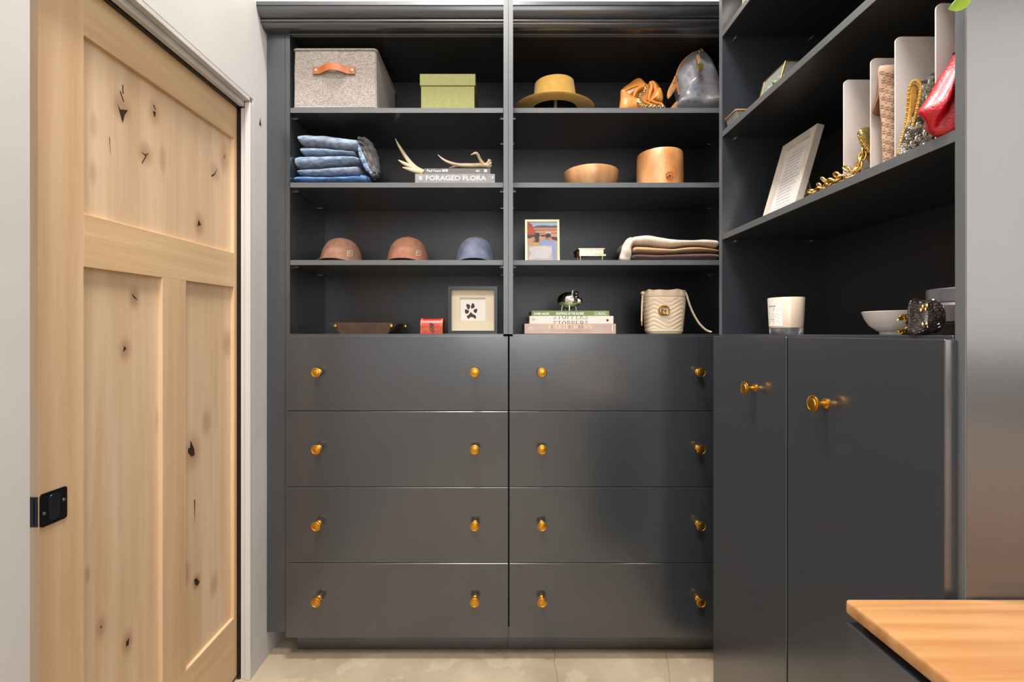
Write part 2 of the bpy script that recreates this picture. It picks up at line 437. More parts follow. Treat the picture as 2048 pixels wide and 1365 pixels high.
# ------------------------------------------------------------------ wooden pocket door
def wood(name, col, col2, axis, rnd=0.0, rough=0.42, ns=1.0, knots=(), lo=0.3, hi=0.72):
    st = {'Z': (26, 26, 1.3), 'Y': (26, 1.3, 26), 'X': (1.3, 26, 26)}[axis]
    m = mat(name, col, rough=rough, col2=col2, nscale=ns, stretch=st, lo=lo, hi=hi, bump=0.04, bscale=1.5, bstretch=tuple(4 * s for s in st), world=True, rnd=rnd, detail=6)
    nt = m.node_tree; N = nt.nodes; L = nt.links; bs = N['Principled BSDF']
    cur = bs.inputs['Base Color'].links[0].from_socket
    g = N.new('ShaderNodeNewGeometry')
    # broad soft figure
    mp = N.new('ShaderNodeMapping'); mp.inputs['Scale'].default_value = tuple(s * 0.16 for s in st); L.new(g.outputs['Position'], mp.inputs[0])
    n = N.new('ShaderNodeTexNoise'); n.inputs['Scale'].default_value = 1.6; n.inputs['Distortion'].default_value = 0.8; L.new(mp.outputs[0], n.inputs['Vector'])
    r = N.new('ShaderNodeValToRGB'); r.color_ramp.elements[0].position = 0.42; r.color_ramp.elements[1].position = 0.72; L.new(n.outputs['Fac'], r.inputs[0])
    f = N.new('ShaderNodeMath'); f.operation = 'MULTIPLY'; f.inputs[1].default_value = 0.5; L.new(r.outputs[0], f.inputs[0])
    mx = N.new('ShaderNodeMix'); mx.data_type = 'RGBA'; L.new(f.outputs[0], mx.inputs[0]); L.new(cur, mx.inputs[6]); mx.inputs[7].default_value = col2
    cur = mx.outputs[2]
    for (cy, cz, ry, rz, s) in knots:
        mp = N.new('ShaderNodeMapping'); mp.vector_type = 'TEXTURE'
        mp.inputs['Location'].default_value = (0, cy, cz); mp.inputs['Scale'].default_value = (1e3, ry, rz)
        L.new(g.outputs['Position'], mp.inputs[0])
        ln = N.new('ShaderNodeVectorMath'); ln.operation = 'LENGTH'; L.new(mp.outputs[0], ln.inputs[0])
        mr = N.new('ShaderNodeMapRange'); mr.inputs[1].default_value = 1.0; mr.inputs[2].default_value = 0.15; mr.inputs[3].default_value = 0; mr.inputs[4].default_value = s
        mr.interpolation_type = 'SMOOTHSTEP'; L.new(ln.outputs['Value'], mr.inputs[0])
        mm = N.new('ShaderNodeMix'); mm.data_type = 'RGBA'; L.new(mr.outputs[0], mm.inputs[0]); L.new(cur, mm.inputs[6]); mm.inputs[7].default_value = C(140, 92, 58)
        cur = mm.outputs[2]
    L.new(cur, bs.inputs['Base Color'])
    return m
XD = -0.9616
def DYZ(x, y, X=-0.9736):
    d = F * X / (x - VX); return d, PZ(y, d)
knot_px = [(243, 215, 26, 42, .5), (308, 225, 16, 34, .45), (291, 308, 22, 34, .5), (187, 250, 12, 40, .3), (186, 345, 12, 40, .3), (325, 318, 10, 40, .35),
           (448, 318, 12, 40, .4), (430, 345, 14, 30, .4), (398, 450, 14, 34, .5), (268, 596, 16, 34, .55), (250, 700, 18, 36, .5), (455, 688, 14, 40, .45),
           (413, 845, 14, 40, .4), (385, 905, 22, 50, .5), (365, 1155, 22, 44, .55), (393, 1165, 12, 22, .7), (428, 1170, 12, 34, .4), (202, 1255, 16, 36, .45), (255, 1285, 16, 36, .55), (320, 840, 14, 40, .4), (175, 1150, 8, 26, .4)]
knots = []
for x, y, ax, ay, s in knot_px:
    d, z = DYZ(x, y); knots.append((d, z, ax * d * d / (F * 0.9736), ay * d / F, s))
w_stave = wood('alder_panel', C(229, 203, 172), C(208, 174, 138), 'Z', rnd=0.05, knots=knots)
w_stile = wood('alder_stile', C(226, 196, 160), C(206, 170, 128), 'Z', rnd=0.03)
w_rail = wood('alder_rail', C(224, 194, 154), C(202, 166, 122), 'Y', rnd=0.03)
knotm = mat('knot_black', C(48, 30, 20), rough=0.6)
door = thing('door_1', (-0.98, 1.34, 0.0), 'knotty alder three-panel pocket door with black edge pull', kind='structure')
XB = -0.9966
y0, y1, y2, y3, y4, y5 = 0.943, 1.0454, 1.2868, 1.3823, 1.6294, 1.735
zt, zm1, zm0, zb = 1.945, 1.534, 1.412, 0.226
emit('stile', B().box(XB, XD, y0, y1, 0.008, 2.115, 0.001), w_stile, door, xf=sh)
emit('stile', B().box(XB, XD, y4, y5, 0.008, 2.115, 0.001), w_stile, door, xf=sh)
emit('rail', B().box(XB, XD, y1, y4, zt, 2.115, 0.0006), w_rail, door, xf=sh)
emit('rail', B().box(XB, XD, y1, y4, zm0, zm1, 0.0006), w_rail, door, xf=sh)
emit('rail', B().box(XB, XD, y1, y4, 0.008, zb, 0.0006), w_rail, door, xf=sh)
emit('mullion', B().box(XB, XD, y2, y3, zb, zm0, 0.0006), w_stile, door, xf=sh)
for a, c, z0, z1, cuts in ((y1, y4, zm1, zt, (0.16, 0.30, 0.46, 0.63, 0.80)), (y1, y2, zb, zm0, (0.27, 0.62)), (y3, y4, zb, zm0, (0.28, 0.62))):
    e = [0.0] + list(cuts) + [1.0]
    for i in range(len(e) - 1):
        emit('panel_board', B().box(XB + .006, -0.9736 + 0.0002 * (i % 2), a + (c - a) * e[i], a + (c - a) * e[i + 1], z0, z1), w_stave, door, xf=sh)
# open black knots and checks, each a sliver of filled wood
def knot(pts):
    ds = [DYZ(x, y) for x, y in pts]
    emit('knot', B().prism(ds, -0.9742, -0.9730, lambda u, v, c: V((c, u, v))), knotm, door)
for pts in ([(235, 208), (240, 219), (256, 220), (249, 230), (245, 246), (241, 232), (239, 225)], [(239, 182), (246, 203), (248, 204), (241, 182)], [(244, 170), (245, 188), (247, 188), (246, 170)],
            [(306, 222), (311, 224), (310, 235), (307, 229)], [(306, 210), (310, 220), (311, 219), (308, 210)], [(283, 304), (291, 309), (298, 306), (291, 312)], [(291, 312), (283, 326), (284, 327), (293, 312)],
            [(422, 351), (429, 347), (434, 338), (430, 349), (424, 354)], [(397, 440), (395, 452), (402, 450)], [(264, 588), (272, 597), (275, 601), (266, 594)], [(248, 692), (246, 704), (252, 698)],
            [(381, 882), (388, 898), (389, 910), (383, 914), (376, 906), (376, 898), (380, 896)], [(363, 1136), (365, 1152), (370, 1176), (366, 1170), (362, 1152)], [(388, 1160), (393, 1157), (399, 1164), (395, 1172), (390, 1170)],
            [(252, 1285), (258, 1276), (257, 1290), (252, 1295)], [(201, 1253), (203, 1252), (203, 1257), (201, 1257)], [(388, 1000), (390, 1000), (389, 1045)], [(447, 318), (450, 308), (449, 316)], [(218, 275), (219, 274), (221, 310)]):
    knot(pts)
# black edge pull let into the leading stile
ya, yb, za, zc = 0.9445, 1.003, 0.848, 0.918
fy = lambda u, v, c: V((c, u, v))
pull = emit('edge_pull', B().prism(rr(yb - ya, zc - za, 0.006, 4, ya, za), XD + 0.0004, XD + 0.0022, fy), blackm, door)
emit('cup', B().loft([[V((XD + 0.0024, p[0], p[1])) for p in rr(.0235, .056, .008, 5, ya + .0175, za + .007)],
                      [V((XD + 0.0040, p[0], p[1])) for p in rr(.0225, .055, .008, 5, ya + .018, za + .0075)],
                      [V((XD + 0.0040, p[0], p[1])) for p in rr(.0205, .053, .007, 5, ya + .019, za + .0085)],
                      [V((XD + 0.0025, p[0], p[1])) for p in rr(.0160, .044, .006, 5, ya + .021, za + .012)]]), mat('pull_cup_metal', C(70, 72, 82), rough=.28, metal=.8), pull, smooth=True)
for yy, zz in ((ya + .008, za + .028), (yb - .008, za + .042)):
    emit('screw', B().lathe([(.0035, 0), (.0032, .001), (.001, .0014), (.0008, .0008), (0, .0008)], (XD + .0022, yy, zz), 14, axis=(1, 0, 0)), steel, pull, smooth=True)
emit('edge_plate', B().box(XB + .004, XD - .001, y0 - .0016, y0 - .0002, za + .004, zc - .004).box(XB + .010, XD - .008, y0 - .0026, y0 - .0016, za + .008, zc - .008), blackm, pull)

# ------------------------------------------------------------------ back cabinets
S1, S2, S3, CT = 2.123, 1.8347, 1.5354, 1.250
YF, YU, YBK = 1.735, 1.755, 2.110
knob_prof = [(0, 0), (.0115, 0), (.0115, .0025), (.0085, .0045), (.0052, .006), (.0046, .012), (.0048, .020), (.0085, .0225), (.0165, .0245), (.0183, .027), (.0178, .0305), (.0150, .0315), (.0140, .0302), (.0128, .0302), (.0120, .0325), (.007, .0338), (0, .0342)]
def knob(parent, p, ax):
    return emit('knob', B().lathe(knob_prof, p, 28, axis=ax), brass, parent, smooth=True, ang=55)

def crown(t, x0, x1):
    pr = [(1.772, 2.4797), (1.680, 2.4797), (1.680, 2.4665), (1.6835, 2.4655)]
    for i in range(9):
        a = i / 8; pr.append((1.684 + 0.029 * (a ** 1.6), 2.4655 - 0.0305 * math.sin(a * PI / 2)))
    pr += [(1.7085, 2.4335), (1.7065, 2.4305), (1.7065, 2.427), (1.7085, 2.4240), (1.7140, 2.4232), (1.7150, 2.4200), (1.7180, 2.4165), (1.7225, 2.4125), (1.7270, 2.4105), (1.735, 2.4095), (1.735, 2.4085), (1.772, 2.4085)]
    emit('crown_molding', B().prism(pr, x0, x1, lambda u, v, c: V((c, u, v))), paint, t, smooth=True, ang=25)

def back_unit(x0, x1, xs0, xs1, label, finside, xcrown, dx0, dx1, kx, toe):
    """x0..x1 clear opening; side panels xs0..x0 and x1..xs1"""
    t = thing('shelving_cabinet', ((x0 + x1) / 2, 1.93, 0), label, 'cabinet')
    for s, (a, c) in (('l', (xs0, x0)), ('r', (x1, xs1))):
        fin = s == finside
        emit('side_panel', B().box(a, c, 1.675 if fin else YU, YBK, CT + .0002 if fin else .09, 2.54 if fin else 2.44, .0008), paint, t)
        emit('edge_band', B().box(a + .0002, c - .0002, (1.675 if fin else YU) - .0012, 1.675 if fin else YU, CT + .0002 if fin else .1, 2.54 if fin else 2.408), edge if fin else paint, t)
    emit('back_panel', B().box(x0, x1, YBK - .008, YBK, CT, 2.44), paint_in, t)
    emit('top_panel', B().box(x0, x1, YU + .018, YBK - .008, 2.411, 2.429), paint_in, t)
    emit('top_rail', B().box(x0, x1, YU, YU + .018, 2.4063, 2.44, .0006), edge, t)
    crown(t, *xcrown)
    for zt_ in (S1, S2, S3):
        sh_ = emit('shelf', B().box(x0 + .001, x1 - .001, YU + .0012, YBK - .009, zt_ - .019, zt_, .0008), paint, t)
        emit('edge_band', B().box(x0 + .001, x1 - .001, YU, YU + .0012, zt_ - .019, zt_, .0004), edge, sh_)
        for xx, dx in ((x0, 1), (x1, -1)):
            for yy in (1.80, 2.04):
                emit('shelf_pin', B().lathe([(0, 0), (.003, 0), (.003, .004), (.0022, .0045), (.0022, .013), (0, .0132)], (xx, yy, zt_ - .0215), 10, axis=(dx, 0, 0)), steel, sh_, smooth=True)
    emit('counter', B().box(x0 - .0001, x1 + .0001, 1.745, YBK - .009, 1.2320, CT, .0008), paint, t)
    emit('carcass', B().box(dx0 + .004, dx1 - .004, 1.757, YBK, .09, 1.2315), paint_in, t)
    zs = [1.2436, 0.9557, 0.6659, 0.3761, 0.0901]
    for i in range(4):
        d = emit('drawer', B().box(dx0, dx1, YF, YF + .0198, zs[i + 1] + .0012, zs[i] - .0012, .0010), paint, t)
        ky = [746, 901, 1055, 1208][i]
        for x in kx:
            knob(d, (PX(x, 1.70), YF, PZ(ky, 1.70)), (0, -1, 0))
    emit('toe_kick', B().box(toe[0], toe[1], 1.801, 1.816, 0.0005, .0898, .0006), paint, t)
    return t
tl = back_unit(-0.8196, 0.0037, -0.8375, 0.0208, 'charcoal shelving cabinet next to the wooden door, jeans and caps on its shelves', 'r', (-0.9090, 0.0035), -0.8256, 0.0212, (630, 949), (-0.811, 0.0205))
emit('filler_strip', B().box(-0.9092, -0.8385, YU, YU + .018, 0.1000, 2.4084, .0008), paint, tl)
tr = back_unit(0.0388, 0.930, 0.0217, 0.948, 'charcoal shelving cabinet in the corner, hat and wooden bowl on its shelves', 'l', (0.0392, 0.9480), 0.0262, 0.8920, (1085, 1404), (0.0215, 0.880))

emit('filler_strip', B().box(0.9484, 1.0880, YU, YU + .018, 0.1000, 2.4084, .0008), paint, tr)

# ------------------------------------------------------------------ right cabinet
XU, XDR, XBK = 0.7182, 0.6967, 1.0614
YN, YFAR = 0.7212, 1.4894
RCT = 1.2507
rc = thing('shelving_cabinet', (0.89, 1.10, 0), 'tall charcoal corner cabinet with two doors and white dividers on a shelf', 'cabinet')
emit('end_panel', B().box(XU, XBK + .014, 0.7047, YN, 0.0005, 2.95, .0008), paint, rc)
emit('side_panel', B().box(XU, XBK + .014, YFAR, 1.506, 0.0005, 2.95, .0008), paint, rc)
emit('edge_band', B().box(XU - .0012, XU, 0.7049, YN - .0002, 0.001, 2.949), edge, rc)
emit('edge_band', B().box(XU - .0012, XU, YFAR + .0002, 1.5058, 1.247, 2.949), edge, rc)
emit('back_panel', B().box(XBK, XBK + .014, YN, YFAR, RCT, 2.95), paint_in, rc)
emit('top_panel', B().box(XU, XBK - .001, YN, YFAR, 2.93, 2.95), paint_in, rc)
RSA, RSB, RSC = 1.5778, 1.9145, 2.2425
for z in (RSA, RSB, RSC):
    s = emit('shelf', B().box(XU + .0022, XBK - .001, YN + .0012, YFAR - .0012, z - .0185, z, .0008), paint_in, rc)
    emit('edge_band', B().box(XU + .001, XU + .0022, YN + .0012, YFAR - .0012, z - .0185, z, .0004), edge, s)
    for xx in (0.761, 1.01):
        for yy, dy in ((YN, 1), (YFAR, -1)):
            emit('shelf_pin', B().lathe([(0, 0), (.0036, 0), (.0036, .0045), (.0028, .005), (.0028, .0125), (0, .013)], (xx, yy, z - .0222), 10, axis=(0, dy, 0)), steel, s, smooth=True)
emit('counter', B().box(XU - .003, XBK - .001, YN + .001, YFAR - .001, 1.2335, RCT, .0008), paint, rc)
emit('carcass', B().box(XU, XBK - .001, YN + .001, YFAR - .001, 0.09, 1.2330), paint_in, rc)
for a, c, kyd in ((1.1172, 1.5042, 1.2554), (0.7164, 1.1117, 0.9796)):
    dr = emit('door', B().box(XDR, XU - .0012, a, c, 0.070, 1.2446, .0012), paint, rc)
    knob(dr, (XDR, kyd, 1.1025), (-1, 0, 0))
emit('toe_kick', B().box(XU + .06, XU + .075, YN + .001, YFAR - .001, 0.0005, .0895), paint, rc)

# ------------------------------------------------------------------ wooden worktop and its base
w_top = wood('oak_worktop', C(196, 150, 100), C(166, 114, 68), 'X', rough=0.4, ns=1.6, lo=.38, hi=.66)
emit('worktop', B().box(0.529, 2.30, -1.1, 0.7035, 0.8215, 0.8440, .0050, 3), w_top, smooth=True, label='honey oak worktop with rounded edges on a dark base', cat='worktop')
isl = thing('desk_base', (1.4, -0.2, 0), 'dark painted cabinet base under the honey oak worktop', 'cabinet')
emit('body', B().box(0.5296, 2.28, -1.08, 0.7012, 0.0005, 0.8090, .001), paint, isl)
emit('recess_strip', B().box(0.547, 2.26, -1.06, 0.687, 0.8090, 0.8212), blackp, isl)


# ================================================================== shelf objects, left cabinet
# ---- fabric storage bin
linen = mat('oatmeal_linen', C(166, 157, 148), rough=0.9, col2=C(132, 124, 118), nscale=160, stretch=(1, 1, 2.2), lo=0.42, hi=0.6, bump=0.25, bscale=500, sheen=0.2)
linen_g = mat('grey_linen', C(176, 174, 172), rough=0.9, col2=C(134, 136, 140), nscale=160, stretch=(1, 1, 2.2), lo=0.42, hi=0.6, bump=0.25, bscale=500)
leather = mat('tan_leather', C(176, 98, 48), rough=0.45, col2=C(160, 84, 40), nscale=60, bump=0.06, bscale=300)
bx0, bx1, by0, by1, bz0, bz1 = PX(586, 1.768) + .006, PX(752, 1.768), 1.768, 2.085, S1 + .001, PZ(98, 1.768)
bn = thing('storage_bin', ((bx0 + bx1) / 2, 1.92, S1), 'oatmeal linen storage bin with a tan leather handle', 'bin')
def bulge(p):
    q = p.copy(); cx, cy = (bx0 + bx1) / 2, (by0 + by1) / 2
    u = (q.x - cx) / ((bx1 - bx0) / 2); v = (q.z - bz0) / (bz1 - bz0); ww = (q.y - cy) / ((by1 - by0) / 2)
    q.x += 0.003 * u * (1 - ww * ww) * math.sin(v * PI) + 0.002 * u * (1 - v)
    q.y += 0.003 * ww * (1 - u * u) * math.sin(v * PI) + nz(q, 14) * .0025
    q.z += nz(q, 9, 3) * .002 * v
    return q
def gridbox(x0, x1, y0, y1, z0, z1, n=14):
    t = bmesh.new(); bmesh.ops.create_grid(t, x_segments=1, y_segments=1, size=.5); t.free()
    t = bmesh.new(); bmesh.ops.create_cube(t, size=1.0); bmesh.ops.bevel(t, geom=list(t.edges), offset=.012, segments=2, affect='EDGES')
    bmesh.ops.subdivide_edges(t, edges=[e for e in t.edges if e.calc_length() > .5], cuts=n, use_grid_fill=True)
    for v in t.verts: v.co = V((x0 + (v.co.x + .5) * (x1 - x0), y0 + (v.co.y + .5) * (y1 - y0), z0 + (v.co.z + .5) * (z1 - z0)))
    return B().merge(t)
emit('body', gridbox(bx0, bx1, by0, by1, bz0, bz1), linen, bn, smooth=True, xf=bulge)
for z in (bz1 - .004, bz0 + .006):
    pth = [V((x, y, z)) for x, y in rr(bx1 - bx0 + .004, by1 - by0 + .004, .012, 4, bx0 - .002, by0 - .002)]
    emit('piping', B().tube(pth, .0042, 8, True), linen, bn, smooth=True)
hx0, hx1, hz = PX(625, 1.76), PX(710, 1.76), PZ(141, 1.76)
hp = []
for i in range(25):
    a = i / 24; x = hx0 + (hx1 - hx0) * a
    k = max(0.0, math.sin((a - .18) / .64 * PI)) if .18 < a < .82 else 0.0
    hp.append((x, by0 - .0065 - .018 * k, hz + .006 * k))
hd = emit('handle', B().loft([[V((x, y, z - .0135)), V((x, y, z + .0135)), V((x, y - .003, z + .0135)), V((x, y - .003, z - .0135))] for x, y, z in hp]), leather, bn, smooth=True)
for xx in (hx0 + .012, hx1 - .012):
    emit('rivet', B().lathe([(0, 0), (.0062, 0), (.0062, .001), (.0045, .0026), (0, .003)], (xx, by0 - .0094, hz), 18, axis=(0, -1, 0)), steel, hd, smooth=True)

# ---- green lidded box
green = mat('olive_green_card', C(142, 142, 80), rough=0.6, col2=C(134, 134, 72), nscale=120, bump=0.12, bscale=260)
gx0, gx1, gy0, gz1 = PX(842, 1.79), PX(949, 1.79), 1.79, PZ(148, 1.787)
gb = thing('gift_box', ((gx0 + gx1) / 2, 1.91, S1), 'olive green cardboard box with a lid', 'box')
emit('box', B().box(gx0, gx1, gy0, 2.02, S1 + .0008, gz1 - .006, .001), green, gb)
emit('lid', B().box(gx0 - .004, gx1 + .004, gy0 - .004, 2.024, gz1 - .046, gz1, .0012), green, gb)

# ---- folded jeans
def denim(name, a, b, sc=90):
    return mat(name, a, rough=0.85, col2=b, nscale=sc, stretch=(.5, .5, 1.6), lo=0.35, hi=0.7, bump=0.3, bscale=420, sheen=0.15)
d_grey = denim('stonewash_denim', C(150, 168, 188), C(92, 108, 130))
d_teal = denim('pale_denim', C(138, 162, 184), C(84, 106, 128))
d_pale = denim('light_denim', C(150, 172, 196), C(88, 108, 136))
d_dust = denim('dusty_denim', C(136, 152, 172), C(82, 96, 116))
d_blue = denim('blue_denim', C(84, 130, 186), C(48, 80, 132))
d_dark = denim('charcoal_denim', C(92, 88, 88), C(52, 52, 56), 50)
def folded(name, top, bot, y0_, y1_, m, parent, seed, d=1.775, n=40, wr=.0028, endround=.05, notch=True):
    """fold of cloth: px curves of its upper and lower front edge"""
    tp = catmull([V((x, y, 0)) for x, y in top], n); bt = catmull([V((x, y, 0)) for x, y in bot], n)
    rings = []
    for i in range(n):
        a = i / (n - 1); e = min(a, 1 - a) / endround; k = math.sqrt(max(0.0, 1 - (1 - min(e, 1)) ** 2)); k = max(k, .12)
        zt_, zb_ = PZ(tp[i].y, d) - .002, PZ(bt[i].y, d) + .002; xc = PX((tp[i].x + bt[i].x) / 2, d)
        zc, hh = (zt_ + zb_) / 2, (zt_ - zb_) / 2 * (0.35 + .65 * k); yc, hy = (y0_ + y1_) / 2, (y1_ - y0_) / 2 * (.93 + .07 * k)
        ring = []
        for j in range(28):
            t = 2 * PI * j / 28; c, s = math.cos(t), math.sin(t)
            p = V((xc, yc + hy * math.copysign(abs(c) ** .45, c), zc + hh * math.copysign(abs(s) ** .75, s)))
            f = nz(p, 24, seed) * wr + nz(V((p.x * .4, p.y, p.z * 3)), 40, seed + 5) * wr * .6
            p.y -= f * 1.4; p.z += f * .35; p.x += nz(p, 30, seed + 9) * .004 * (1 - k)
            ring.append(p)
        rings.append(ring)
    return emit(name, B().loft(rings), m, parent, smooth=True, ang=70)
def J(name, label): return thing(name, (PX(655, 1.9), 1.9, S2), label, 'jeans', 'stack of folded jeans')
j5 = J('folded_jeans', 'mid-blue folded jeans at the bottom of the stack')
folded('fold', [(587, 352), (604, 348.5), (660, 350), (715, 348), (730, 350)], [(587, 363), (604, 364), (660, 364), (715, 364), (730, 364)], 1.775, 2.03, d_blue, j5, 1)
emit('rolled_end', B().tube([P(722, 357, 1.80), P(731, 357.5, 1.80), P(738, 359, 1.81)], [.0125, .0115, .008], 12), d_blue, j5, smooth=True)
j4 = J('folded_jeans', 'dusty grey-blue folded jeans, second from the bottom of the stack')
folded('fold', [(594, 338), (606, 335), (640, 332), (690, 327), (713, 326)], [(592, 347), (600, 349.5), (640, 351), (690, 349.5), (718, 349.5)], 1.78, 2.03, d_dust, j4, 2)
j3 = J('folded_jeans', 'light blue folded jeans in the middle of the stack')
folded('fold', [(587, 309), (598, 306), (640, 307), (695, 306), (717, 312)], [(588, 332), (598, 333), (640, 330), (695, 324), (717, 323)], 1.778, 2.03, d_pale, j3, 3)
j2 = J('folded_jeans', 'thin pale denim folded jeans, second from the top of the stack')
folded('fold', [(597, 294), (603, 288), (640, 290), (690, 296), (706, 298)], [(597, 300), (603, 305.5), (640, 306.5), (690, 306.5), (708, 307)], 1.785, 2.02, d_teal, j2, 4)
j1 = J('folded_jeans', 'stonewashed jeans on top of the stack with a dark waist end hanging down')
folded('fold', [(592, 267), (602, 263.5), (640, 264), (690, 270), (715, 274)], [(594, 280), (604, 288), (640, 290), (690, 297), (712, 297.5)], 1.778, 2.02, d_grey, j1, 5)
def fold_dark(q, s, side):
    q.y += math.sin((q.x * 1.4 - q.z * .55) * 330) * .0035 * (s > .15) + nz(q, 60) * .004; return q
def drape(b, path, r, n=22, seg=12, flat=1.6):
    p = catmull([P(*q) for q in path], n)
    for i, q in enumerate(p): q.y += .003 * math.sin(i * 1.1 + r * 900)
    b.tube(p, [r * (.75 + .25 * math.sin(PI * i / (n - 1))) * (1 + .12 * math.sin(i * 1.9)) for i in range(n)], seg)
b = B()
drape(b, [(717, 279, 1.82), (730, 281, 1.82), (741, 298, 1.82), (749, 320, 1.82), (754, 345, 1.82)], .0115)
drape(b, [(719, 286, 1.808), (729, 292, 1.808), (738, 310, 1.808), (745, 332, 1.808), (751, 350, 1.808)], .0100)
drape(b, [(721, 294, 1.80), (727, 302, 1.80), (734, 320, 1.80), (741, 339, 1.80), (748, 353, 1.80)], .0085)
drape(b, [(720, 281, 1.85), (735, 284, 1.85), (746, 302, 1.85), (753, 325, 1.85), (756, 348, 1.85)], .0125)
b.sph(P(751, 349, 1.825), (.0125, .035, .014), 14, 10)
emit('waist_end', b, d_dark, j1, smooth=True, ang=80)
b = B()
drape(b, [(716.5, 291, 1.79), (721, 303, 1.79), (728, 320, 1.79), (736, 338, 1.79), (744, 349, 1.79)], .0068)
drape(b, [(718, 300, 1.786), (721, 312, 1.786), (727, 327, 1.786), (734, 341, 1.786)], .0052)
emit('leg_end', b, d_pale, j1, smooth=True, ang=80)

# ---- books under the antlers
def book(name, x0, x1, y0_, y1_, z0, z1, m, label, rot=0.0, cover=.0028, seed=0):
    t = thing(name, ((x0 + x1) / 2, (y0_ + y1_) / 2, z0), label, 'book')
    pg = mat('book_pages', C(226, 220, 206), rough=0.8, col2=C(206, 198, 184), nscale=2, stretch=(1, 1, 900))
    emit('cover', B().box(x0, x1, y0_, y0_ + .004, z0, z1, .0008).box(x0, x1, y0_ + .0035, y1_, z0, z0 + cover, .0004).box(x0, x1, y0_ + .0035, y1_, z1 - cover, z1, .0004), m, t, recalc=False)
    emit('pages', B().box(x0 + .004, x1 - .004, y0_ + .0042, y1_ - .004, z0 + cover, z1 - cover), pg, t)
    return t
def spine_fn(x0, x1, z0, z1, y): return lambda u, v: V((x0 + (x1 - x0) * u, y, z0 + (z1 - z0) * v))
def spine_text(parent, body, px0, px1, py0, py1, d, m, bold=0.0, serif_=False, ylo=0, yhi=1):
    b = B(); fn = spine_fn(PX(px0, d), PX(px1, d), PZ(py1, d), PZ(py0, d), d - .0003)
    if serif_: serif_text(b, body, fn, ylo=ylo, yhi=yhi)
    else: text(b, body, fn, bold)
    return emit('lettering', b, m, parent, recalc=False)
ink_w = mat('white_ink', C(236, 234, 230), rough=0.6)
ink_k = mat('dark_ink', C(48, 44, 42), rough=0.6)
grey_cl = mat('grey_book_cloth', C(142, 140, 140), rough=0.6, col2=C(126, 124, 126), nscale=40, bump=.08, bscale=400)
dark_cl = mat('dark_grey_jacket', C(96, 92, 88), rough=0.4)
d1 = 1.768
bk1 = book('book', PX(830, d1), PX(990, d1), d1, 2.00, S2 + .0006, PZ(348, d1), grey_cl, 'thick grey hardback reading FORAGED FLORA on its spine')
spine_text(bk1, 'FORAGED FLORA', 852, 972, 351.5, 361, d1, ink_w, .004)
spine_text(bk1, 'III', 838, 844, 352, 360, d1, ink_w)
spine_text(bk1, '9', 983.5, 986.5, 353, 358, d1, ink_w, .03)
d2 = 1.776
bk2 = book('book', PX(848, d2), PX(981, d2), d2, 1.98, PZ(348, d1) + .0004, PZ(337, d2), dark_cl, 'thin dark grey paperback with Paul Fusco RFK on its spine')
spine_text(bk2, 'Paul Fusco', 854, 882, 339, 344, d2, ink_w)
spine_text(bk2, 'RFK', 884.5, 897, 339, 344, d2, ink_w, .03)
emit('publisher_mark', B().box(PX(968, d2), PX(974, d2), d2 - .0004, d2 - .0001, PZ(344.5, d2), PZ(339, d2)), mat('pale_blue_ink', C(170, 205, 225), rough=.6), bk2)
spine_text(bk2, 'ABC', 951, 960, 340, 344, d2, ink_w)

# ---- antlers
horn = mat('antler_bone', C(232, 214, 182), rough=0.55, col2=C(190, 158, 112), nscale=14, stretch=(1, 1, 1), lo=.45, hi=.8, bump=.15, bscale=90)
def branch(b, pts, rad, n=26, seg=12):
    p = catmull([P(*q) for q in pts], n); r = [V((a, 0, 0)) for a in rad]; rr_ = [v.x for v in catmull(r, n)]
    b.tube(p, [max(x, .0006) for x in rr_], seg); return b
bk2top = PZ(337, d2)
an1 = thing('antler', P(905, 337, 1.86), 'bleached antler lying on top of the stacked books', 'antler')
b = branch(B(), [(875.5, 309.5, 1.84), (888, 320, 1.835), (905, 327.5, 1.84), (925, 331, 1.85), (948, 331, 1.86), (966, 330.5, 1.86), (978, 331, 1.86)], [.001, .0042, .0062, .0072, .0085, .0095, .0105])
emit('beam', b, horn, an1, smooth=True)
emit('tine', branch(B(), [(968, 331, 1.86), (960, 319, 1.85), (956, 310, 1.84), (951, 306.5, 1.83), (941.5, 310, 1.82)], [.009, .0062, .0058, .005, .001]), horn, an1, smooth=True)
emit('tine', branch(B(), [(940, 331, 1.86), (925, 330, 1.88), (910, 333, 1.90), (899, 335.8, 1.91)], [.008, .006, .004, .002]), horn, an1, smooth=True)
b = B()
for k in range(9):
    a = 2 * PI * k / 9; c = P(979.5, 327.5, 1.86) + V((.004 * math.sin(a * 2), .012 * math.cos(a), .012 * math.sin(a)))
    b.sph(c, (.0055, .006, .0062), 8, 6)
b.sph(P(977, 328, 1.86), (.010, .0125, .0125), 12, 8)
emit('burr', b, horn, an1, smooth=True)
bk1top = PZ(348, d1)
an2 = thing('antler', P(838, 347, 1.85), 'pale antler tine rising beside the end of the dark grey paperback', 'antler')
emit('tine', branch(B(), [(790.5, 277, 1.90), (797, 290, 1.895), (808, 308, 1.885), (820, 325, 1.875), (833, 337.5, 1.865), (849, 345.5, 1.855)], [.0012, .0048, .0075, .009, .010, .0105]), horn, an2, smooth=True)
emit('tine', branch(B(), [(796.5, 320, 1.87), (806, 326, 1.868), (818, 332, 1.865), (834, 340, 1.86), (848, 345, 1.855)], [.0015, .0065, .0085, .010, .010]), horn, an2, smooth=True)
emit('tine', branch(B(), [(805, 335, 1.85), (816, 338, 1.85), (830, 342, 1.85), (846, 346, 1.85)], [.002, .006, .0085, .0095]), horn, an2, smooth=True)

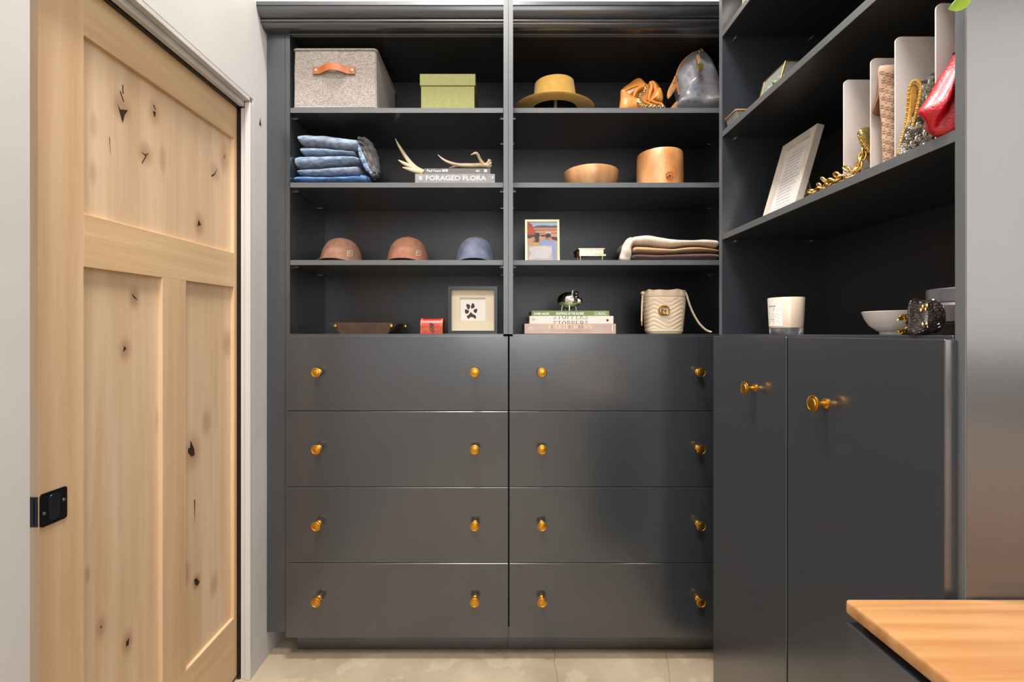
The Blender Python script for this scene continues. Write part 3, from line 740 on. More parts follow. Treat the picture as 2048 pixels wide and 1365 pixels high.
# ---- caps
def cap(px0, px1, ptop, m, label, logo, d=1.90):
    cx = PX((px0 + px1) / 2, d); rx = (PX(px1, d) - PX(px0, d)) / 2; ry = .092; hh = PZ(ptop, d - .01) - S3 - .001
    t = thing('baseball_cap', (cx, d, S3), label, 'cap', 'baseball caps on a shelf')
    b = B(); rings = []
    for i in range(20):
        a = i / 19 * PI / 2 * .985; rad = math.cos(a) ** .72; z = S3 + .001 + hh * math.sin(a) ** 1.05
        ring = []
        for j in range(72):
            ph = 2 * PI * j / 72; g = abs(((ph + PI / 2) / (PI / 3)) % 1.0 - .5)
            k = 1 - .012 * max(0, (g - .44) / .06) * (i > 0)
            fx = 1 + .02 * nz(V((math.cos(ph), math.sin(ph), i * .15)), 1.6, px0)
            back = 1.0 if math.sin(ph) < 0 else .97
            ring.append(V((cx + rx * rad * math.cos(ph) * k * fx, d + ry * rad * math.sin(ph) * k * fx * back, z)))
        rings.append(ring)
    b.loft(rings, cap=False)
    bv = BVHTree.FromBMesh(b.bm)
    lb = None
    if logo:
        lb = B(); lx, ly, s = logo
        for q in ([(0, 0), (11, 0), (11, .9), (0, .9)], [(0, 10.6), (11, 10.6), (11, 11.5), (0, 11.5)], [(0, 0), (.9, 0), (.9, 11.5), (0, 11.5)], [(10.1, 0), (11, 0), (11, 11.5), (10.1, 11.5)],
                  [(2, 2), (5, 2), (5, 2.9), (2, 2.9)], [(4.2, 2.4), (5, 2.8), (2.8, 6), (2, 5.6)], [(2, 5.4), (5, 5.4), (5, 6.3), (2, 6.3)],
                  [(7.4, 2), (8.3, 2), (8.3, 6.3), (7.4, 6.3)], [(6, 5.4), (8, 5.4), (8, 6.3), (6, 6.3)],
                  [(2, 7.6), (4.6, 7.6), (4.6, 8.4), (2, 8.4)], [(6, 7.6), (8.6, 7.6), (8.6, 8.4), (6, 8.4)]):
            (ua, va), (ub, vb), (uc, vc), (ud, vd) = q
            for k in range(6):
                f0, f1 = k / 6, (k + 1) / 6
                if abs(ub - ua) + abs(vb - va) >= abs(uc - ub) + abs(vc - vb):
                    qq = [(ua + (ub - ua) * f0, va + (vb - va) * f0), (ua + (ub - ua) * f1, va + (vb - va) * f1), (ud + (uc - ud) * f1, vd + (vc - vd) * f1), (ud + (uc - ud) * f0, vd + (vc - vd) * f0)]
                else:
                    qq = [(ua + (ud - ua) * f0, va + (vd - va) * f0), (ub + (uc - ub) * f0, vb + (vc - vb) * f0), (ub + (uc - ub) * f1, vb + (vc - vb) * f1), (ua + (ud - ua) * f1, va + (vd - va) * f1)]
                ray_decal(lb, bv, [(lx + u * s, ly + v * s) for u, v in qq], .0012)
    emit('crown', b, m, t, smooth=True, ang=60)
    if lb: emit('embroidery', lb, mat('cream_thread', C(206, 186, 168), rough=.8), t, recalc=False)
    emit('button', B().sph((cx, d, S3 + .001 + hh + .001), (.008, .008, .004), 14, 8), m, t, smooth=True)
    vs = []; n = 28
    for i in range(n + 1):
        u = -1 + 2 * i / n; row = []
        for k in range(7):
            w_ = k / 6; xx = cx + u * rx * (.93 - .10 * w_ * w_)
            yin = d - ry * math.sqrt(max(0, 1 - (.93 * u) ** 2)) * .96
            yout = d - ry - .052 * math.sqrt(max(0, 1 - (u) ** 4)) + .02 * u * u
            row.append((xx, yin + (yout - yin) * w_, S3 + .006 + .008 * (1 - u * u) - .003 * w_))
        vs.append(row)
    rg = [[V((x, y, z)) for x, y, z in row] + [V((x, y, z - .002)) for x, y, z in reversed(row)] for row in vs]
    emit('visor', B().loft(rg), m, t, smooth=True, ang=60)
    return t
brown_c = mat('brown_twill', C(150, 112, 90), rough=.85, col2=C(134, 98, 78), nscale=50, bump=.15, bscale=600)
rust_c = mat('rust_twill', C(158, 112, 86), rough=.85, col2=C(142, 98, 76), nscale=50, bump=.15, bscale=600)
blue_c = mat('slate_blue_twill', C(124, 128, 150), rough=.85, col2=C(102, 106, 128), nscale=30, bump=.15, bscale=600)
cap(643, 724, 477, brown_c, 'dull brown baseball cap beside the cabinet side', (694.5, 501, 1.0))
cap(775, 858, 475, rust_c, 'reddish brown baseball cap between two other caps', (832, 501, .95))
cap(912, 990, 475, blue_c, 'slate blue baseball cap on a shelf', None)

# ---- leather valet tray
brl = mat('brown_leather', C(92, 68, 54), rough=.5, col2=C(78, 56, 44), nscale=40, bump=.1, bscale=260)
dkl = mat('dark_lining', C(30, 25, 22), rough=.7)
td0, td1 = 1.80, 1.97
tx0, tx1 = PX(681, td0), PX(776, td0)
ty = thing('valet_tray', ((tx0 + tx1) / 2, (td0 + td1) / 2, CT), 'shallow brown leather valet tray with brass snaps', 'tray')
zt_ = PZ(646.5, td0); oy = .028; ox = PX(786, td0) - tx1
base = [V((tx0, td0, CT + .001)), V((tx1, td0, CT + .001)), V((tx1, td1, CT + .001)), V((tx0, td1, CT + .001))]
emit('base', B().box(tx0, tx1, td0, td1, CT + .0006, CT + .003), brl, ty)
def wall(a, c, at, ct, nm):
    n = -(c - a).cross(at - a).normalized() * .003; n.z = abs(n.z)
    emit(nm, B().loft([[a, c, ct, at], [a + n, c + n, ct + n, at + n]]), brl, ty)
top = [V((tx0 - ox, td0 - .012, zt_)), V((tx1 + ox, td0 - .012, zt_)), V((tx1 + ox, td1 + .012, zt_)), V((tx0 - ox, td1 + .012, zt_))]
for i in range(4): wall(base[i], base[(i + 1) % 4], top[i], top[(i + 1) % 4], 'side')
for i, (sx, sy) in enumerate(((-1, -1), (1, -1), (1, 1), (-1, 1))):
    a, c = base[i], top[i]; tip = c + V((sx * .028, sy * .012, .0005))
    emit('pinched_corner', B().loft([[a, c, tip], [a + V((0, .003, 0)), c + V((0, .003, 0)), tip + V((0, .003, 0))]]), dkl, ty)
    sp = c + V((-sx * .004, -.002 if sy < 0 else .004, -.011)) if sy < 0 else c + V((sx * .010, -.004, -.010))
    emit('snap', B().lathe([(0, 0), (.0062, 0), (.0055, .002), (0, .003)], sp, 16, axis=(0, -1, 0)), brass, ty, smooth=True)

# ---- little red chest
redw = mat('red_lacquer', C(206, 52, 36), rough=.35, col2=C(176, 40, 28), nscale=30, coat=.4)
orw = mat('orange_wood_band', C(196, 96, 46), rough=.45, col2=C(168, 76, 36), nscale=30)
cd = 1.79; cx0, cx1, cz1 = PX(841, cd), PX(885, cd), PZ(637, cd)
ch = thing('treasure_chest', ((cx0 + cx1) / 2, cd + .035, CT), 'tiny red wooden treasure chest with a metal clasp', 'box')
zm = CT + .029; cyd = .066
emit('body', B().box(cx0, cx1, cd, cd + cyd, CT + .0006, zm - .0005, .0012), redw, ch)
def barrel(x0, x1, r0, nm, m, par):
    pr = [(cd + cyd / 2 - (cyd / 2 + r0) * math.cos(PI * i / 16), zm + ((cz1 - zm) + r0) * math.sin(PI * i / 16) ** .8) for i in range(17)]
    return emit(nm, B().prism(pr, x0, x1, lambda u, v, c: V((c, u, v))), m, par, smooth=True, ang=30)
lid_ = barrel(cx0, cx1, 0, 'lid', redw, ch)
for xa, xb in ((cx0 - .0006, cx0 + .007), (cx1 - .007, cx1 + .0006)):
    barrel(xa, xb, .0012, 'end_band', orw, lid_)
    emit('corner_band', B().box(xa, xb, cd - .0012, cd + cyd + .0012, CT + .0004, zm - .0006, .0008), orw, ch)
emit('front_band', B().box(cx0 + .007, cx1 - .007, cd - .0011, cd, zm - .017, zm - .001), orw, ch)
cl = mat('aged_pewter', C(120, 112, 96), rough=.4, metal=.9)
cxm = (cx0 + cx1) / 2; b = B()
b.tube(catmull([V((cxm - .008, cd - .003, zm + .012)), V((cxm, cd - .004, zm + .014)), V((cxm + .007, cd - .004, zm + .009)), V((cxm, cd - .004, zm + .003)), V((cxm - .007, cd - .004, zm - .003)), V((cxm, cd - .005, zm - .009)), V((cxm + .007, cd - .005, zm - .012)), V((cxm + .004, cd - .005, zm - .017))], 30), .0026, 8)
b.sph((cxm - .004, cd - .003, zm + .009), .004, 10, 6).sph((cxm + .005, cd - .003, zm - .004), .004, 10, 6)
emit('clasp', b, cl, ch, smooth=True)

# ---- paw print frame
pd = 1.80; fx0, fx1, fz1 = PX(896, pd), PX(994.5, pd), PZ(573, pd); fz0 = CT + .0006
pf = thing('picture_frame', ((fx0 + fx1) / 2, pd + .016, CT), 'black shadow-box frame holding a dark paw print', 'picture frame')
fw = .0125
fr = B()
for a in ((fx0, fx1, fz1 - fw, fz1), (fx0, fx1, fz0, fz0 + fw), (fx0, fx0 + fw, fz0 + fw, fz1 - fw), (fx1 - fw, fx1, fz0 + fw, fz1 - fw)):
    fr.box(a[0], a[1], pd, pd + .034, a[2], a[3])
emit('frame', fr, mat('black_frame', C(22, 20, 20), rough=.3), pf)
emit('backing', B().box(fx0 + .004, fx1 - .004, pd + .028, pd + .033, fz0 + .004, fz1 - .004), blackp, pf)
mtb = mat('cream_mat_board', C(218, 204, 178), rough=.8); pap = mat('print_paper', C(232, 226, 218), rough=.8)
mx0, mx1, mz0, mz1 = fx0 + fw, fx1 - fw, fz0 + fw, fz1 - fw
ix0, ix1, iz0, iz1 = PX(920, 1.82), PX(971, 1.82), PZ(642, 1.82), PZ(596, 1.82)
m_ = B()
for a in ((mx0, mx1, iz1, mz1), (mx0, mx1, mz0, iz0), (mx0, ix0, iz0, iz1), (ix1, mx1, iz0, iz1)): m_.box(a[0], a[1], pd + .018, pd + .021, a[2], a[3])
emit('mat_board', m_, mtb, pf)
pr = emit('print', B().box(ix0 - .004, ix1 + .004, pd + .024, pd + .0255, iz0 - .004, iz1 + .004), pap, pf)
pk = B(); pq = pd + .0237
def pad(px, py, ax, ay, rot, seed):
    c = P(px, py, pq); n = 22; vs = []
    for i in range(n):
        a = 2 * PI * i / n; k = 1 + .12 * math.sin(3 * a + seed) + .08 * math.sin(7 * a + seed * 2)
        x, z = ax * k * math.cos(a), ay * k * math.sin(a); r_ = math.radians(rot)
        vs.append(V((c.x + (x * math.cos(r_) - z * math.sin(r_)) * pq / F, pq, c.z + (x * math.sin(r_) + z * math.cos(r_)) * pq / F)))
    pk.raw(vs, [tuple(range(n))])
pad(936.5, 613.5, 3.6, 5.6, 15, 1); pad(945.5, 612.5, 3.6, 5.4, -12, 2); pad(933.5, 623.5, 4.0, 4.6, 35, 3); pad(951, 622, 3.7, 4.4, -25, 4)
pk.raw([P(x, y, pq) for x, y in ((942, 624.5), (946, 629), (951, 631), (952.5, 636), (950, 638.5), (946.5, 635), (941, 634.5), (938, 638), (935, 637), (933.5, 632.5), (937.5, 630))], [tuple(range(11))])
emit('paw_print', pk, ink_k, pr, recalc=False)

# ================================================================== shelf objects, corner cabinet
# ---- felt hat on a small stand
felt = mat('mustard_felt', C(220, 176, 84), rough=.9, col2=C(208, 162, 74), nscale=40, bump=.08, bscale=500, sheen=.3)
lining = mat('hat_lining', C(44, 36, 36), rough=.5, col2=C(70, 62, 66), nscale=14)
hc = V((PX(1109.5, 1.887), 1.888, 2.186)); hrx, hry = .163, .120
ht = thing('felt_hat', (hc.x, hc.y, hc.z), 'mustard yellow felt hat with a wide brim', 'hat')
def brim_ring(k, dz, n=72):
    """k = 0 at the head opening, 1 at the outer edge"""
    out = []
    for j in range(n):
        a = 2 * PI * j / n
        rx = .092 + (hrx - .092) * k; ry = .074 + (hry - .074) * k
        out.append(V((hc.x + rx * math.cos(a), hc.y + ry * math.sin(a), hc.z + dz + .004 * k * k + .004 * k * math.sin(a) ** 2 - .003 * k * math.cos(a))))
    return out
rings = [brim_ring(k, .0015) for k in (0, .25, .5, .75, .97)] + [brim_ring(1.0, 0)] + [brim_ring(k, -.0018) for k in (.97, .75, .5, .25, 0)]
emit('brim', B().loft(rings + [rings[0]], cap=False), felt, ht, smooth=True, ang=80)
def crown_ring(k, z, inset=0.0, n=72):
    out = []
    for j in range(n):
        a = 2 * PI * j / n
        zz = z
        out.append(V((hc.x + .002 + ((.092 - .012 * k) - inset) * math.cos(a) - .004 * k, hc.y + ((.074 - .008 * k) - inset) * math.sin(a), hc.z + zz + (.004 * math.cos(a) if k > .95 else 0))))
    return out
cr = [crown_ring(0, 0), crown_ring(.3, .03), crown_ring(.6, .065), crown_ring(.85, .095), crown_ring(.96, .104), crown_ring(1.0, .108, .004), crown_ring(1.0, .1075, .011), crown_ring(1.0, .102, .02), crown_ring(1.0, .098, .04)]
emit('crown', B().loft(cr, cap=False).loft([cr[-1], [hc + V((0, 0, .097)) + (v - hc - V((0, 0, .098))) * .02 for v in cr[-1]]], cap=False), felt, ht, smooth=True, ang=60)
ci = [crown_ring(0, -.0005, .003), crown_ring(.3, .03, .004), crown_ring(.6, .065, .004), crown_ring(.85, .092, .006), crown_ring(1, .094, .03), crown_ring(1, .095, .055)]
emit('lining', B().loft(ci, cap=False), lining, ht, smooth=True, ang=60)
emit('size_label', B().box(PX(1109, 1.95), PX(1113, 1.95), 1.945, 1.9456, hc.z - .001, hc.z + .022), mat('cream_label', C(214, 196, 160), rough=.7), ht)
hs = thing('hat_stand', (hc.x, hc.y, S1), 'small pale stand holding up the mustard hat', 'stand')
stm = mat('pale_stand_wood', C(206, 188, 156), rough=.6)
emit('base', B().lathe([(0, 0), (.05, 0), (.05, .008), (.045, .01), (0, .01)], (hc.x, hc.y, S1 + .0006), 36), stm, hs, smooth=True)
emit('post', B().lathe([(0, 0), (.007, 0), (.007, .118), (.03, .1215), (.034, .130), (.025, .143), (0, .148)], (hc.x + .003, hc.y, S1 + .0106), 24), stm, hs, smooth=True)

# ---- orange slouchy pouch with a chain
oral = mat('cognac_leather', C(228, 154, 66), rough=.36, col2=C(216, 136, 54), nscale=16, bump=.03, bscale=160, coat=.2, coat_rough=.3)
od = 1.845
op = thing('leather_pouch', (PX(1284, od), od, S1), 'slouchy cognac orange leather pouch with a gold chain', 'handbag')
def OP(x, y, d=od): return P(x, y, d)
def f1(q, s, side): q.y += nz(q, 18, 2) * .006 * (s < .98); q.z = max(q.z, S1 + .0008); return q
emit('front_panel', B().pillow([OP(x, y, 1.815) for x, y in ((1241, 222), (1241, 195), (1242, 180), (1250, 184), (1262, 191), (1276, 200), (1288, 212), (1294, 222), (1270, 223))], .020, .045, fold=f1), oral, op, smooth=True, ang=70)
emit('back_panel', B().pillow([OP(x, y, 1.90) for x, y in ((1244, 216), (1243, 182), (1258, 168), (1275, 157), (1283, 163), (1293, 171), (1301, 163), (1312, 166), (1321, 180), (1324, 200), (1318, 216), (1284, 224))], .030, .05, fold=f1), oral, op, smooth=True, ang=70)
emit('side_fold', B().pillow([OP(x, y, 1.845) for x, y in ((1294, 208), (1302, 194), (1310, 180), (1320, 176), (1324.5, 188), (1325.5, 200), (1322, 206), (1308, 204))], .018, .03, fold=f1), oral, op, smooth=True, ang=70)
b = B()
for pts, r in (([(1248, 183), (1262, 176), (1276, 171), (1289, 172)], .006), ([(1266, 198), (1272, 183), (1282, 175), (1292, 172)], .009), ([(1296, 202), (1300, 186), (1303, 174), (1300, 164)], .0085), ([(1306, 200), (1311, 184), (1310, 172), (1304, 163)], .008)):
    b.tube(catmull([OP(x, y, 1.855) for x, y in pts], 16), [r * (.6 + .4 * math.sin(PI * i / 15)) for i in range(16)], 10)
emit('gathers', b, oral, op, smooth=True)
b = B()
for pts in ([(1281, 200), (1296, 207), (1311, 213), (1324, 216)], [(1302, 201), (1312, 206), (1322, 208), (1327, 215)]):
    b.tube(catmull([OP(x, y, 1.815) for x, y in pts], 14), .0058, 8)
emit('drawstring', b, oral, op, smooth=True)
def chain(b, path, n, R, r, seg=14, tube=6, flat=.6):
    pth = catmull(path, 300); ln = [0.0]
    for a, c in zip(pth[:-1], pth[1:]): ln.append(ln[-1] + (c - a).length)
    for i in range(n):
        s = ln[-1] * (i + .5) / n; k = next(j for j in range(len(ln)) if ln[j] >= s); k = min(max(k, 1), 298)
        t = (pth[k + 1] - pth[k - 1]).normalized(); u = t.cross(V((0, 1, 0))).normalized()
        vv = t.cross(u)
        sd = (u * math.cos(.7) + vv * math.sin(.7)) if i % 2 else (u * math.cos(.7) - vv * math.sin(.7))
        b.tube([pth[k] + t * (R * math.cos(2 * PI * j / seg)) + sd * (R * flat * math.sin(2 * PI * j / seg)) for j in range(seg)], r, tube, True)
chain_m = mat('pale_gold', C(236, 214, 170), rough=.18, metal=1.0)
b = B(); chain(b, [OP(1291, 172, 1.815), OP(1288, 182, 1.805), OP(1280, 192, 1.795), OP(1276, 200, 1.785), OP(1283, 209, 1.778), OP(1294, 212.5, 1.775), OP(1312, 213.3, 1.775), OP(1329, 214.6, 1.78)], 26, .0064, .0021)
emit('chain', b, chain_m, op, smooth=True)

# ---- monogram canvas duffel bag
canvas = mat('monogram_canvas', C(150, 158, 170), rough=.34, col2=C(120, 122, 130), nscale=9, bump=.05, bscale=400, coat=.5, coat_rough=.22)
vach = mat('vachetta_trim', C(198, 140, 84), rough=.5, col2=C(176, 116, 64), nscale=30)
ld = 1.845
lv = thing('duffel_bag', (PX(1395, ld), 1.92, S1), 'grey monogram canvas bag with tan trim and a gold padlock', 'handbag')
outl = [(1347, 224), (1354, 205), (1358, 190), (1354, 172), (1353, 152), (1360, 132), (1372, 117), (1388, 105), (1400, 101), (1410, 107), (1424, 124), (1434, 148), (1440, 180), (1443, 224), (1395, 226)]
def lvf(q, s, side):
    if side < 0:
        q.y += .010 * math.exp(-((q.x - PX(1408, ld)) / .030) ** 2 - ((q.z - PZ(172, ld)) / .045) ** 2)
        q.y += math.sin((q.x * .8 + q.z * .6) * 120) * .0045 * (1 - s) + nz(q, 17, 4) * .015 * min(1, (1 - s) * 4)
        q.y -= .016 * math.exp(-((q.z - PZ(212, ld)) / .02) ** 2)
    q.z = max(q.z, S1 + .0008)
    return q
b = B().pillow([P(x, y, ld) for x, y in outl], .050, .12, n=90, rings=16, pw=.55, fold=lvf)
b.norm(); bv = BVHTree.FromBMesh(b.bm)
mono = B()
def star(cx, cy, r, rot=0):
    n = 16; return [(cx + r * (1 if i % 4 == 0 else (.28 if i % 2 == 0 else .42)) * math.cos(2 * PI * i / n + rot), cy + r * (1 if i % 4 == 0 else (.28 if i % 2 == 0 else .42)) * math.sin(2 * PI * i / n + rot)) for i in range(n)]
def band(cx, cy, r, wdt, n=4, rot=0):
    for i in range(n):
        a0, a1 = 2 * PI * i / n + rot, 2 * PI * (i + 1) / n + rot
        ray_decal(mono, bv, [(cx + r * math.cos(a0), cy + r * math.sin(a0)), (cx + r * math.cos(a1), cy + r * math.sin(a1)), (cx + (r - wdt) * math.cos(a1), cy + (r - wdt) * math.sin(a1)), (cx + (r - wdt) * math.cos(a0), cy + (r - wdt) * math.sin(a0))], .0008)
def letters(cx, cy, s):
    for q in ([(-4, -4), (-2.6, -4), (-2.6, 2.6), (-4, 2.6)], [(-4, 2.6), (2.2, 2.6), (2.2, 3.8), (-4, 3.8)], [(-1.4, -3), (0, -3.2), (2.0, 1.6), (1, 2.2)], [(4.6, -3.2), (5.2, -2.9), (1.9, 2.2), (1.2, 1.5)]):
        ray_decal(mono, bv, [(cx + x * s, cy + y * s) for x, y in q], .0008)
k = 0
for r_ in range(8):
    for c_ in range(6):
        x = 1364 + c_ * 13.5 + (r_ % 2) * 6.5; y = 120 + r_ * 13.5 + c_ * 1.5
        if (x - 1403) ** 2 < 30 and y < 145: continue
        k = (r_ * 3 + c_) % 4
        if k == 0: ray_decal(mono, bv, star(x, y, 4.2), .0008)
        elif k == 1: band(x, y, 4.4, 1.0); ray_decal(mono, bv, star(x, y, 2.2, .78), .0008)
        elif k == 2: letters(x, y, .62)
        else: band(x, y, 4.0, .9, 12); ray_decal(mono, bv, star(x, y, 2.4), .0008)
emit('body', b, canvas, lv, smooth=True, ang=70)
emit('monogram', mono, mat('monogram_print', C(160, 132, 92), rough=.5), lv, recalc=False)
pth = catmull([P(x, y, ld - .004) for x, y in outl[2:8]], 24)
emit('piping', B().tube(pth, .0042, 8), vach, lv, smooth=True)
emit('corner_trim', B().pillow([P(x, y, 1.83) for x, y in ((1338, 223), (1345, 211), (1353, 203), (1357, 208), (1356, 223))], .012, .05, fold=f1), vach, lv, smooth=True)
emit('luggage_tag', B().pillow([P(x, y, 1.815) for x, y in ((1334, 192), (1336, 180), (1344, 164), (1350, 154), (1353, 166), (1353, 174), (1344, 190), (1337, 198))], .005, .006), vach, lv, smooth=True, ang=70)
emit('tag_strap', B().tube(catmull([P(1347, 166, 1.808), P(1350, 154, 1.812), P(1353, 152, 1.825), P(1355, 158, 1.83)], 12), .003, 8), vach, lv, smooth=True)
emit('zip_pull', B().tube([P(1402, 101, 1.815) + V((.008 * math.cos(a), 0, .006 * math.sin(a))) for a in [2 * PI * i / 14 for i in range(14)]], .0022, 8, True), gold, lv, smooth=True)
emit('strap', B().loft([[P(x - w_, y, d), P(x + w_, y, d), P(x + w_, y, d + .004), P(x - w_, y, d + .004)] for x, y, w_, d in ((1396, 107, 3, 1.80), (1396, 114, 3.6, 1.785), (1398, 122, 3.4, 1.778), (1399, 128, 3.2, 1.776))]), vach, lv, smooth=True)
padl = emit('padlock', B().prism(rr(.0205, .028, .003, 3, PX(1395.5, 1.77), PZ(142, 1.77)), 1.765, 1.774, lambda u, v, c: V((u, c, v))), gold, lv)
emit('shackle', B().tube([V((PX(1400.5, 1.77) + .006 * math.cos(a), 1.7695, PZ(128.5, 1.77) + .007 * math.sin(a))) for a in [PI * i / 12 for i in range(13)]], .0018, 8), gold, padl, smooth=True)
emit('keyhole', B().lathe([(0, 0), (.0018, 0), (.0018, .0006), (0, .0006)], (PX(1400.5, 1.77), 1.7648, PZ(136, 1.77)), 12, axis=(0, -1, 0)), blackp, padl)

# ---- wooden bowl and wooden pot
def turned(name, a, b_, seed):
    m = wood(name, a, b_, 'X', rough=.38, ns=.55, lo=.4, hi=.7); return m
bowl_w = mat('birch_bowl', C(222, 172, 122), rough=.34, col2=C(188, 126, 76), nscale=7, stretch=(3, 3, .7), lo=.35, hi=.75, coat=.4, coat_rough=.2)
pot_w = mat('cherry_pot', C(220, 162, 106), rough=.34, col2=C(184, 114, 60), nscale=5, stretch=(2.2, 2.2, 1.4), lo=.38, hi=.66, coat=.4, coat_rough=.2)
bc = (PX(1181.5, 1.885), 1.885, S2 + .0006)
emit('wooden_bowl', B().lathe([(0, 0), (.060, 0), (.085, .004), (.100, .022), (.109, .050), (.1125, .074), (.112, .080), (.109, .081), (.106, .078), (.100, .050), (.088, .022), (.06, .012), (0, .011)], bc, 64), bowl_w, smooth=True, label='low wide turned wooden bowl with a pale rim', cat='bowl')
pt = thing('wooden_pot', (PX(1319.5, 1.87), 1.87, S2), 'tall turned wooden pot with a dark knot low on its front', 'pot')
pb = B().lathe([(0, 0), (.088, 0), (.0915, .004), (.0920, .03), (.0915, .10), (.0905, .142), (.0885, .149), (.086, .150), (.083, .146), (.083, .02), (0, .018)], (PX(1319.5, 1.87), 1.87, S2 + .0006), 72)
pb.norm(); bv = BVHTree.FromBMesh(pb.bm); kb = B(); kd = B()
for i in range(4):
    ray_decal(kb, bv, [(1339 + (8.5) * math.cos(2 * PI * j / 16) + (1 if j % 3 else -.6), 352.5 + (9 + (j % 2)) * math.sin(2 * PI * j / 16)) for j in range(16)], .0007) if i == 0 else None
for q in ([(1335, 352), (1341, 350.5), (1344, 352), (1340, 353)], [(1338, 349), (1339.5, 348), (1340, 357), (1338.5, 357)], [(1333, 355), (1336, 352.5), (1337, 354), (1334, 357)]): ray_decal(kd, bv, q, .0011)
emit('body', pb, pot_w, pt, smooth=True)
emit('knot', kb, mat('knot_amber', C(176, 102, 46), rough=.4), pt, recalc=False)
emit('knot_crack', kd, knotm, pt, recalc=False)

# ---- framed photograph
champ = mat('champagne_frame', C(222, 196, 148), rough=.3, metal=.7, col2=C(236, 220, 184), nscale=20)
fd = 1.84
O = V((PX(1050.5, fd), fd, S3 + .0008)); lean = .09
u_ = V((1, 0, 0)); v_ = V((0, math.sin(lean), math.cos(lean))); n_ = V((0, -math.cos(lean), math.sin(lean)))
W_, H_ = PX(1119.5, fd) - PX(1050.5, fd), (PZ(440, fd + .01) - S3) / math.cos(lean)
ff = frame_fn(O + V((0, 0, .002)), u_, v_, n_)
ph = thing('photo_frame', (O.x + W_ / 2, fd, S3), 'slim champagne frame with a photo of two people facing a desert', 'picture frame')
b = B(); e_ = .0085
for a in ((0, W_, H_ - e_, H_), (0, W_, 0, e_), (0, e_, e_, H_ - e_), (W_ - e_, W_, e_, H_ - e_)):
    b.prism([(a[0], a[2]), (a[1], a[2]), (a[1], a[3]), (a[0], a[3])], -.012, 0, ff)
emit('frame', b, champ, ph)
emit('backing', B().prism([(e_ * .6, e_ * .6), (W_ - e_ * .6, e_ * .6), (W_ - e_ * .6, H_ - e_ * .6), (e_ * .6, H_ - e_ * .6)], -.011, -.0045, ff), blackp, ph)
sq = frame_fn(V(ff(W_ / 2 - .02, .0, -.012)), u_, V((0, .5, .0)), n_)
emit('easel', B().prism([(W_ / 2 - .018, .12), (W_ / 2 + .018, .12), (W_ / 2 + .022, .0), (W_ / 2 - .022, .0)], 0, .003, lambda a, c, e: V((O.x + a, fd + .0155 + .060 * (1 - c / .12) + e, S3 + .0008 + c))), blackp, ph)
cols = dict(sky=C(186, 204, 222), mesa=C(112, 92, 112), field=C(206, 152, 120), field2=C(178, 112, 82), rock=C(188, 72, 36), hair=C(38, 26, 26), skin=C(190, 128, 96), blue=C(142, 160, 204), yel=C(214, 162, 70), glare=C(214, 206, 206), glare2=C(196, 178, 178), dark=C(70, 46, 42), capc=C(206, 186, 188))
names = list(cols); pm = [mat('photo_' + k_, cols[k_], rough=.35) for k_ in names]
b = B(); lay = [0]
def patch(col, pts):
    b.mi = names.index(col); lay[0] += 1
    b.raw([ff(e_ + (W_ - 2 * e_) * x, e_ + (H_ - 2 * e_) * (1 - y), -.0040 + lay[0] * .00006) for x, y in pts], [tuple(range(len(pts)))])
def disc(col, cx, cy, rx, ry): patch(col, [(cx + rx * math.cos(2 * PI * i / 16), cy + ry * math.sin(2 * PI * i / 16)) for i in range(16)])
patch('sky', [(0, 0), (1, 0), (1, .15), (0, .15)])
patch('field', [(0, .12), (1, .12), (1, 1), (0, 1)])
patch('mesa', [(.18, .13), (.35, .095), (.6, .085), (.8, .10), (1, .09), (1, .155), (.2, .16)])
patch('field2', [(.2, .19), (1, .18), (1, .23), (.2, .24)]); patch('field2', [(.3, .29), (1, .27), (1, .30), (.3, .31)])
patch('rock', [(0, 0), (.06, .02), (.16, .06), (.22, .18), (.28, .25), (.3, .34), (0, .36)])
patch('dark', [(0, .34), (.28, .33), (.3, .37), (.1, .42), (0, .42)])
patch('dark', [(.78, .38), (1, .39), (1, .49), (.84, .46)]); patch('dark', [(.45, .335), (.6, .33), (.58, .38), (.46, .38)])
patch('skin', [(.15, .60), (.2, .44), (.32, .38), (.42, .46), (.44, .60)])
patch('hair', [(.24, .40), (.25, .30), (.33, .275), (.41, .29), (.43, .35), (.39, .41), (.4, .48), (.36, .53), (.22, .51), (.28, .46)])
patch('yel', [(.12, .60), (.18, .55), (.28, .53), (.38, .55), (.4, .60)])
patch('skin', [(.58, .46), (.6, .34), (.68, .28), (.78, .32), (.8, .44), (.72, .48)])
patch('hair', [(.62, .42), (.6, .33), (.68, .28), (.78, .31), (.79, .38), (.72, .40)])
patch('capc', [(.6, .32), (.62, .26), (.69, .24), (.78, .26), (.8, .32), (.7, .29)])
patch('blue', [(.4, .60), (.45, .50), (.58, .445), (.68, .50), (.8, .46), (.94, .53), (.98, .62), (.92, .98), (.84, .99), (.82, .60)])
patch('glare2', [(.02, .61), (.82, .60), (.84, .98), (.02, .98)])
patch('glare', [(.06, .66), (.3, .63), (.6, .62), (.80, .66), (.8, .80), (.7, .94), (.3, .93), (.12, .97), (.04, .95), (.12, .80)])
emit('photograph', b, pm, ph, recalc=False)

